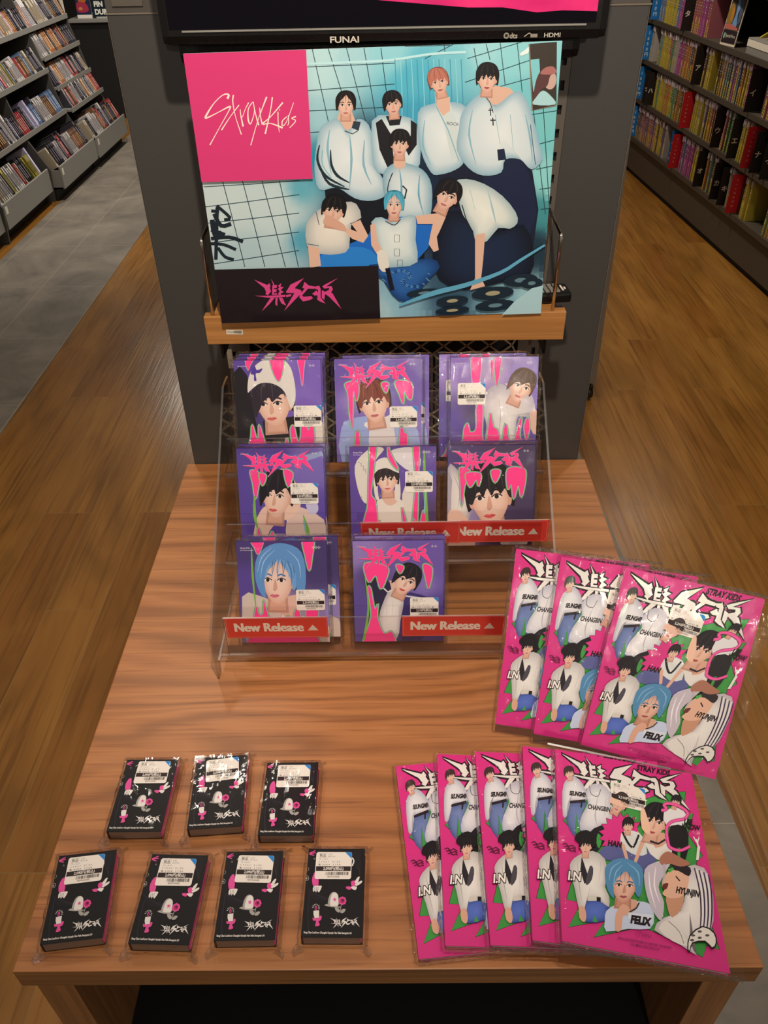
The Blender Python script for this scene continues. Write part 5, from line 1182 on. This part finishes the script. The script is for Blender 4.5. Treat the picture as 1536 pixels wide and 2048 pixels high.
def plate(row, y, out, kind, txt, w=.10, h=.188):
    s = (5.492 - y) * 1.002
    a = Art(w, h, ((0, 0), (w * 1e4, 0), (w * 1e4, h * 1e4), (0, h * 1e4)), eps=EPSF)
    bg = {'black': '#2a2320', 'red': '#c4242a', 'blue': '#2370b4'}[kind]; W_, H_ = w * 1e4, h * 1e4; vis = (out + .012) * 1e4
    a.R(0, 0, W_, H_, bg)
    if kind == 'black': a.T(txt, vis * .5, H_ * .62, 330, '#e3d8c4', bold=.03, align='C')
    elif kind == 'blue':
        for i, ch in enumerate('1650円'): a.T(ch, vis * .5, 480 + i * 300, 250, '#c3d4de', bold=.02, align='C')
    else:
        for i, ch in enumerate('セール対象商品'): a.T(ch, vis * .5, 300 + i * 210, 120, '#d9a898', align='C')
    o = obj('index_plate', a.mesh('index_plate'), None, MAT['print'])
    o.matrix_world = RT @ Matrix.Translation((s + .0012, -out, ZR[row] + .001)) @ Matrix(((0, 0, 1, 0), (1, 0, 0, 0), (0, 1, 0, 0), (0, 0, 0, 1)))
    bm = B(0, w, 0, h, -.0018, -.0001); m = {'black': MAT['black_matt'], 'red': RED, 'blue': BLUE}[kind]; obj('plate_board', bm, o, m)
    if kind == 'black': an = '%s plate' % KANA[txt]; nm = 'black index plate with white letter %s (%s)' % (txt, KANA[txt]) + (' nearest the viewer' if y < 3.72 and txt == 'ナ' else '')
    elif kind == 'red': NRED[row] = NRED.get(row, 0) + 1; an = '%s red plate' % ordw(NRED[row]); nm = '%s red lettered plate from the far end' % ordw(NRED[row])
    else: NBL[row] = NBL.get(row, 0) + 1; an = 'blue plate' if NBL[row] == 1 else 'second blue plate'; nm = ('blue price plate at the far end' if NBL[row] == 1 else 'blue plate between film cases')
    ANCH[row] = (an, 0)
    tag(o, '%s, %s, right rack' % (nm, ROWN[row]), 'index plate', 'index plates on the right rack')
RED = plain('red_plate', '#8e191d', .5); BLUE = plain('blue_plate', '#1c5f9c', .5)
SEQ = {  # far -> near: (y, what)
 0: [('B', 5.50), ('f', 5.46, 4.90, ('brown', 'purple', 'rose', 'green', 'purple', 'orange', 'rose', 'orange', 'yellow', 'brown', 'yellow', 'orange', 'purple', 'yellow')), ('b', 4.80), ('R', 4.70), ('f', 4.64, 4.47, ('magenta',)), ('f', 4.46, 4.36, ('yellow',)), ('オ', 4.314),
     ('f', 4.28, 4.12, ('yellow', 'brown', 'yellow')), ('カ', 4.077), ('キ', 3.974), ('f', 3.95, 3.90, ('white',)), ('R', 3.844), ('f', 3.78, 3.70, ('yellow',)), ('f', 3.50, 3.15, ('orange', 'yellow', 'yellow', 'yellow'))],
 1: [('B', 5.50), ('ナ', 5.352), ('ハ', 5.287), ('f', 5.24, 4.72, ('purple', 'yellow', 'yellow', 'orange', 'yellow', 'green', 'brown', 'brown', 'yellow')), ('R', 4.657), ('f', 4.60, 4.46, ('yellow',)), ('f', 4.44, 4.26, ('white', 'yellow', 'orange', 'rose', 'brown')), ('ウ', 4.205),
     ('f', 4.17, 4.04, ('rose', 'green', 'green')), ('エ', 3.986), ('f', 3.95, 3.86, ('yellow',)), ('R', 3.801), ('ナ', 3.713), ('イ', 3.60)],
 2: [('B', 5.48), ('f', 5.44, 5.38, ('white', 'yellow')), ('f', 5.30, 4.67, ('teal', 'yellow', 'yellow', 'rose', 'white', 'magenta', 'rose', 'orange', 'purple', 'orange')), ('ア', 4.621), ('f', 4.58, 4.47, ('brown', 'yellow', 'yellow')),
     ('f', 4.38, 3.96, ('brown', 'purple', 'orange', 'teal', 'purple', 'green', 'magenta', 'yellow', 'yellow', 'brown', 'orange', 'yellow', 'magenta', 'magenta')), ('イ', 3.915), ('f', 3.80, 3.4, ('rose', 'yellow'))],
 3: [('B', 5.44), ('f', 5.38, 4.95, ('blue', 'yellow', 'yellow', 'yellow', 'blue', 'magenta', 'yellow')), ('タ', 4.911), ('f', 4.84, 4.62, ('rose', 'rose', 'magenta', 'magenta', 'rose'))],
}
for row, seq in SEQ.items():
    for it in seq:
        if it[0] == 'f':
            s0, s1 = (5.492 - it[1]) * 1.002, (5.492 - it[2]) * 1.002; s = s0; k = 0
            while s < s1 - .012:
                cs = it[3]; c = cs[min(len(cs) - 1, int((s - s0) / (s1 - s0) * len(cs)))]
                if rr.random() < .18: c = rr.choice(list(FILMC))
                film_case(row, s, c, rr.uniform(-.03, .03) if rr.random() < .8 else rr.uniform(-.09, .09)); s += rr.uniform(.018, .030)
        elif it[0] == 'B': plate(row, it[1], .035, 'blue', '')
        elif it[0] == 'b': plate(row, it[1], .012, 'blue', '')
        elif it[0] == 'R': plate(row, it[1], .042, 'red', '')
        else: plate(row, it[1], .036, 'black', it[0])
# face-out card and a tray of discs on the fourth shelf
def px_board(name, w, h, mat, label, cat, draw, t=.004, par=None):
    a = Art(w, h, ((0, 0), (1000, 0), (1000, 1000 * h / w), (0, 1000 * h / w)), eps=EPSF); draw(a)
    o = obj(name, a.mesh(name), par, MAT['print']); o.matrix_world = mat
    obj('backing', B(0, w, 0, h, -t, -.0002), o, MAT['paper'])
    if par is None: tag(o, label, cat)
    return o
def d1(a):
    a.R(0, 0, 1000, 1800, '#d9cdb8'); a.R(40, 60, 960, 1230, '#3b3430')
    a.P([(40, 420), (300, 380), (420, 700), (380, 1050), (40, 1000)], '#8a7034', 3); a.P([(240, 500), (400, 560), (380, 900), (260, 950)], '#b5762c', 3)
    a.P([(460, 160), (560, 140), (700, 420), (640, 700), (760, 1100), (460, 1060), (520, 700)], '#6a8fc0', 3); a.P([(560, 160), (860, 260), (900, 900), (760, 1000), (700, 500)], '#4b5566', 3)
    a.P([(40, 1060), (420, 1040), (900, 1160), (900, 1230), (40, 1230)], '#b5635a'); a.R(40, 1250, 960, 1700, '#2b2226')
    a.E(180, 1460, 60, 110, '#7fb0a4'); a.T('Special Price', 270, 1500, 155, '#cfc6b4', sx=.80, bold=.01)
px_board('price_card', .125, .225, RT @ Matrix.Translation((1.09, -.012, .9215)) @ (Matrix.Rotation(math.radians(12), 4, 'Z') @ Matrix.Rotation(math.radians(84), 4, 'X')),
         'white-edged Special Price card standing face out on the fourth shelf of the right rack', 'sign', d1)
tr = thing('disc_tray', 'grey disc tray with orange and yellow cases on the fourth shelf, right rack', 'tray', RT @ Matrix.Translation((1.40, -.01, .921)))
obj('body', B(0, .30, 0, .16, 0, .07, bev=.004), tr, MAT['rack_grey'])
obj('label_strip', B(.005, .295, -.002, 0, .035, .062), tr, MAT['paper'])
for k, (c, lb) in enumerate((('yellow', 'yellow'), ('orange', 'orange'), ('orange', 'orange and brown'))):
    o = obj('film_case', FILM[c, k % 2]); o.matrix_world = RT @ Matrix.Translation((1.43 + .07 * k, .03, .993)) @ Matrix.Rotation(math.radians(-60), 4, 'X')
    tag(o, '%s film case lying in the grey disc tray, %s of three' % (lb, ('leftmost', 'middle', 'rightmost')[k]), 'disc case', 'film cases in the tray')

# ================================================================== LEFT: ALBUM RACK
lr = thing('album_rack', 'grey steel rack of CDs with low front bins along the left aisle', 'shelving rack')
DIVM = plain('divider_grey', '#4e4b47', .5)
def lprof(): return [(-2.60, 0), (-2.18, 0), (-2.16, .20), (-2.27, .40), (-2.33, .66), (-2.39, .90), (-2.47, 1.17), (-2.52, 1.6), (-2.60, 1.6)]
for y in (6.60, 5.80, 5.02, 4.22, 3.42): obj('divider_board', (lambda bm: (prism(bm, lprof(), 'y', y, y + .015), bm)[1])(bmesh.new()), lr, DIVM)
obj('end_post', B(-2.62, -2.40, 6.62, 6.66, 0, 1.9), lr, MAT['white'])
obj('back_board', B(-2.64, -2.60, 2.6, 6.62, 0, 1.9), lr, MAT['rack_dark'])
BINS = [(5.82, 6.60, -2.09), (5.04, 5.80, -2.10), (4.24, 5.00, -2.165), (3.44, 4.22, -2.18), (2.64, 3.42, -2.19)]
for k, (y0, y1, xf) in enumerate(BINS):
    bm = bmesh.new(); box(bm, xf - .012, xf, y0, y1, .075, .212, bev=.002); box(bm, xf - .16, xf - .012, y0, y0 + .006, .075, .19); box(bm, xf - .16, xf - .012, y1 - .006, y1, .075, .19)
    box(bm, xf - .20, xf - .012, y0, y1, .075, .085)
    b_ = obj('bin', bm, lr, MAT['rack_grey'])
    obj('price_label', B(xf, xf + .001, y0 + .02, y0 + .05, .155, .195), b_, MAT['paper'])
    obj('kick', B(-2.5, xf - .06, y0, y1, 0, .07), lr, MAT['black_matt'])
LIPS = [('A', -2.216, .402), ('A', -2.28, .54), ('A', -2.322, .722), ('C', -2.370, .897), ('D', -2.25, .408), ('D', -2.307, .661), ('C', -2.445, 1.16)]
for kk, x, z in LIPS:
    y0, y1 = {'A': (5.815, 6.6), 'C': (2.64, 6.6), 'D': (2.64, 5.80)}[kk]
    bm = B(-2.6, x, y0, y1, z - .018, z - .012); box(bm, x - .004, x + .002, y0, y1, z - .026, z + .004, bev=.001)
    box(bm, x - .16, x - .01, y0, y1, z - .012, z - .002)
    obj('shelf', bm, lr, MAT['rack_grey'])
CDC = {'black': ('#17141a', '#8c8690'), 'white': ('#d8d2cc', '#5a5660'), 'cream': ('#cfc4ac', '#6a5440'), 'grey': ('#77757a', '#d0ccd0'), 'brown': ('#5c3f2e', '#c9a06a'), 'red': ('#a8242e', '#d8b0a0'), 'yellow': ('#b5a640', '#4a4a30'),
       'lilac': ('#a89fc0', '#e0dcec'), 'pink': ('#b58a8e', '#f0e0e0'), 'blue': ('#4d6a94', '#c9d4e8'), 'orange': ('#a8622c', '#e8c8a0')}
CDM = {}
for nme, (c0, c1) in CDC.items():
    for v in range(3):
        t = (.0095, .012, .022)[v]; h = (.128, .146, .166)[v]
        L_ = [(-.138, 0, 0, t, 0, h, c0), (-.001, .0006, t * .25, t * .75, h * .15, h * .72, c1), (-.138, -.001, -.0006, .0, .004, h - .006, mixc(c0, c1, .35)),
              (-.0004, .0009, 0, t * .10, 0, h, mixc(c0, '#d8d4d8', .55)), (-.135, -.002, .0, t, h, h + .0012, mixc(c0, '#b8b4b8', .4)), (-.0006, .0012, t * .35, t * .65, h * .80, h * .92, mixc(c0, '#ffffff', .5))]
        if v == 2:
            L_.append((-.001, .0014, t * .1, t * .9, h * .05, h * .3, mixc(c0, c1, .6)))
        CDM[nme, v] = solid_art(L_)
PAL = {'bin': ('black', 'black', 'white', 'brown', 'cream', 'white', 'black', 'red', 'orange', 'black'), 'mid': ('black', 'white', 'black', 'cream', 'lilac', 'white', 'brown', 'black', 'yellow', 'blue', 'red', 'white'), 'top': ('white', 'black', 'cream', 'pink', 'brown', 'white', 'orange', 'black')}
rg = random.Random(12)
def cd_row(name, x, z, y1, y0, pal, lean=25, skip=()):
    y = y1; n = 0
    while y > y0:
        c = rg.choice(PAL[pal]); v = rg.choice((0, 0, 1, 1, 2)); t = (.0095, .012, .022)[v]
        rep = rg.choice((1, 1, 2, 4)) if v < 2 else 1
        for k in range(rep):
            y -= t + rg.uniform(.004, .024)
            if y < y0: break
            if any(a < y < b for a, b in skip): continue
            n += 1; o = obj('cd_case', CDM[c, v])
            o.matrix_world = Matrix.Translation((x - .008, y, z - .0005)) @ Matrix.Rotation(math.radians(-lean + rg.uniform(-2, 2)), 4, 'Y') @ Matrix.Rotation(rg.uniform(-.03, .03), 4, 'X')
            tag(o, '%s CD case, %s from the far end, %s, left rack' % (c, ordw(n), name), 'disc case', 'CD cases in %s of the left rack' % name)
        if rg.random() < .12: y -= .02
cd_row('the lowest far bin', -2.108, .203, 6.575, 5.83, 'bin'); cd_row('the second low bin', -2.118, .203, 5.77, 5.06, 'bin')
cd_row('the third low bin', -2.183, .203, 4.97, 4.26, 'mid'); cd_row('the nearest low bin', -2.198, .203, 4.19, 3.9, 'mid')
cd_row('the first far shelf', -2.216, .402, 6.58, 5.83, 'bin'); cd_row('the second far shelf', -2.28, .54, 6.58, 5.83, 'bin'); cd_row('the third far shelf', -2.322, .722, 6.58, 5.83, 'bin')
cd_row('the long upper shelf', -2.370, .897, 6.58, 4.95, 'top'); cd_row('the near lower shelf', -2.25, .408, 5.77, 4.45, 'mid'); cd_row('the near middle shelf', -2.307, .661, 5.77, 4.75, 'mid')

# far end of the left aisle: black cabinet with record sleeves on top
fc = thing('black_cabinet', 'black cabinet with a pale top ledge at the far end of the left aisle', 'cabinet')
obj('body', B(-2.66, -1.55, 7.5, 8.0, 0, .745, bev=.003), fc, MAT['black_matt'])
obj('ledge', B(-2.67, -1.54, 7.47, 8.0, .745, .772, bev=.003), fc, MAT['rack_grey'])
bm = bmesh.new()
for x, z in ((-2.13, .47), (-2.09, .30), (-2.17, .30)): cyl(bm, (x, 7.497, z), (0, 1, 0), .008, .006, 14)
obj('knob', bm, fc, MAT['chrome'])['kind'] = 'stuff'
def s1(a):
    a.R(0, 0, 1000, 1400, '#262a4a'); a.P([(200, 200), (600, 100), (760, 500), (560, 760), (240, 700)], '#b8622c', 3); a.P([(100, 700), (700, 760), (800, 1200), (100, 1240)], '#a8324a', 3); a.E(520, 420, 110, 160, '#c99a4a'); a.E(300, 1050, 140, 90, '#c9854a')
def s2(a):
    a.R(0, 0, 1000, 1400, '#14202a'); a.T('FIN', 130, 760, 330, '#e8e6dc', bold=.05); a.T('DUB', 130, 1120, 330, '#e8e6dc', bold=.05); a.R(180, 1230, 760, 1290, '#b9b8ac')
px_board('record_sleeve', .125, .20, frame((-2.60, 7.52, .773), (1, 0, 0), (0, .15, 1)), 'record sleeve with orange and red picture on the far black cabinet', 'record', s1)
px_board('record_sleeve', .155, .20, frame((-2.468, 7.52, .773), (1, 0, 0), (0, .15, 1)), 'dark record sleeve with white block letters on the far black cabinet', 'record', s2)
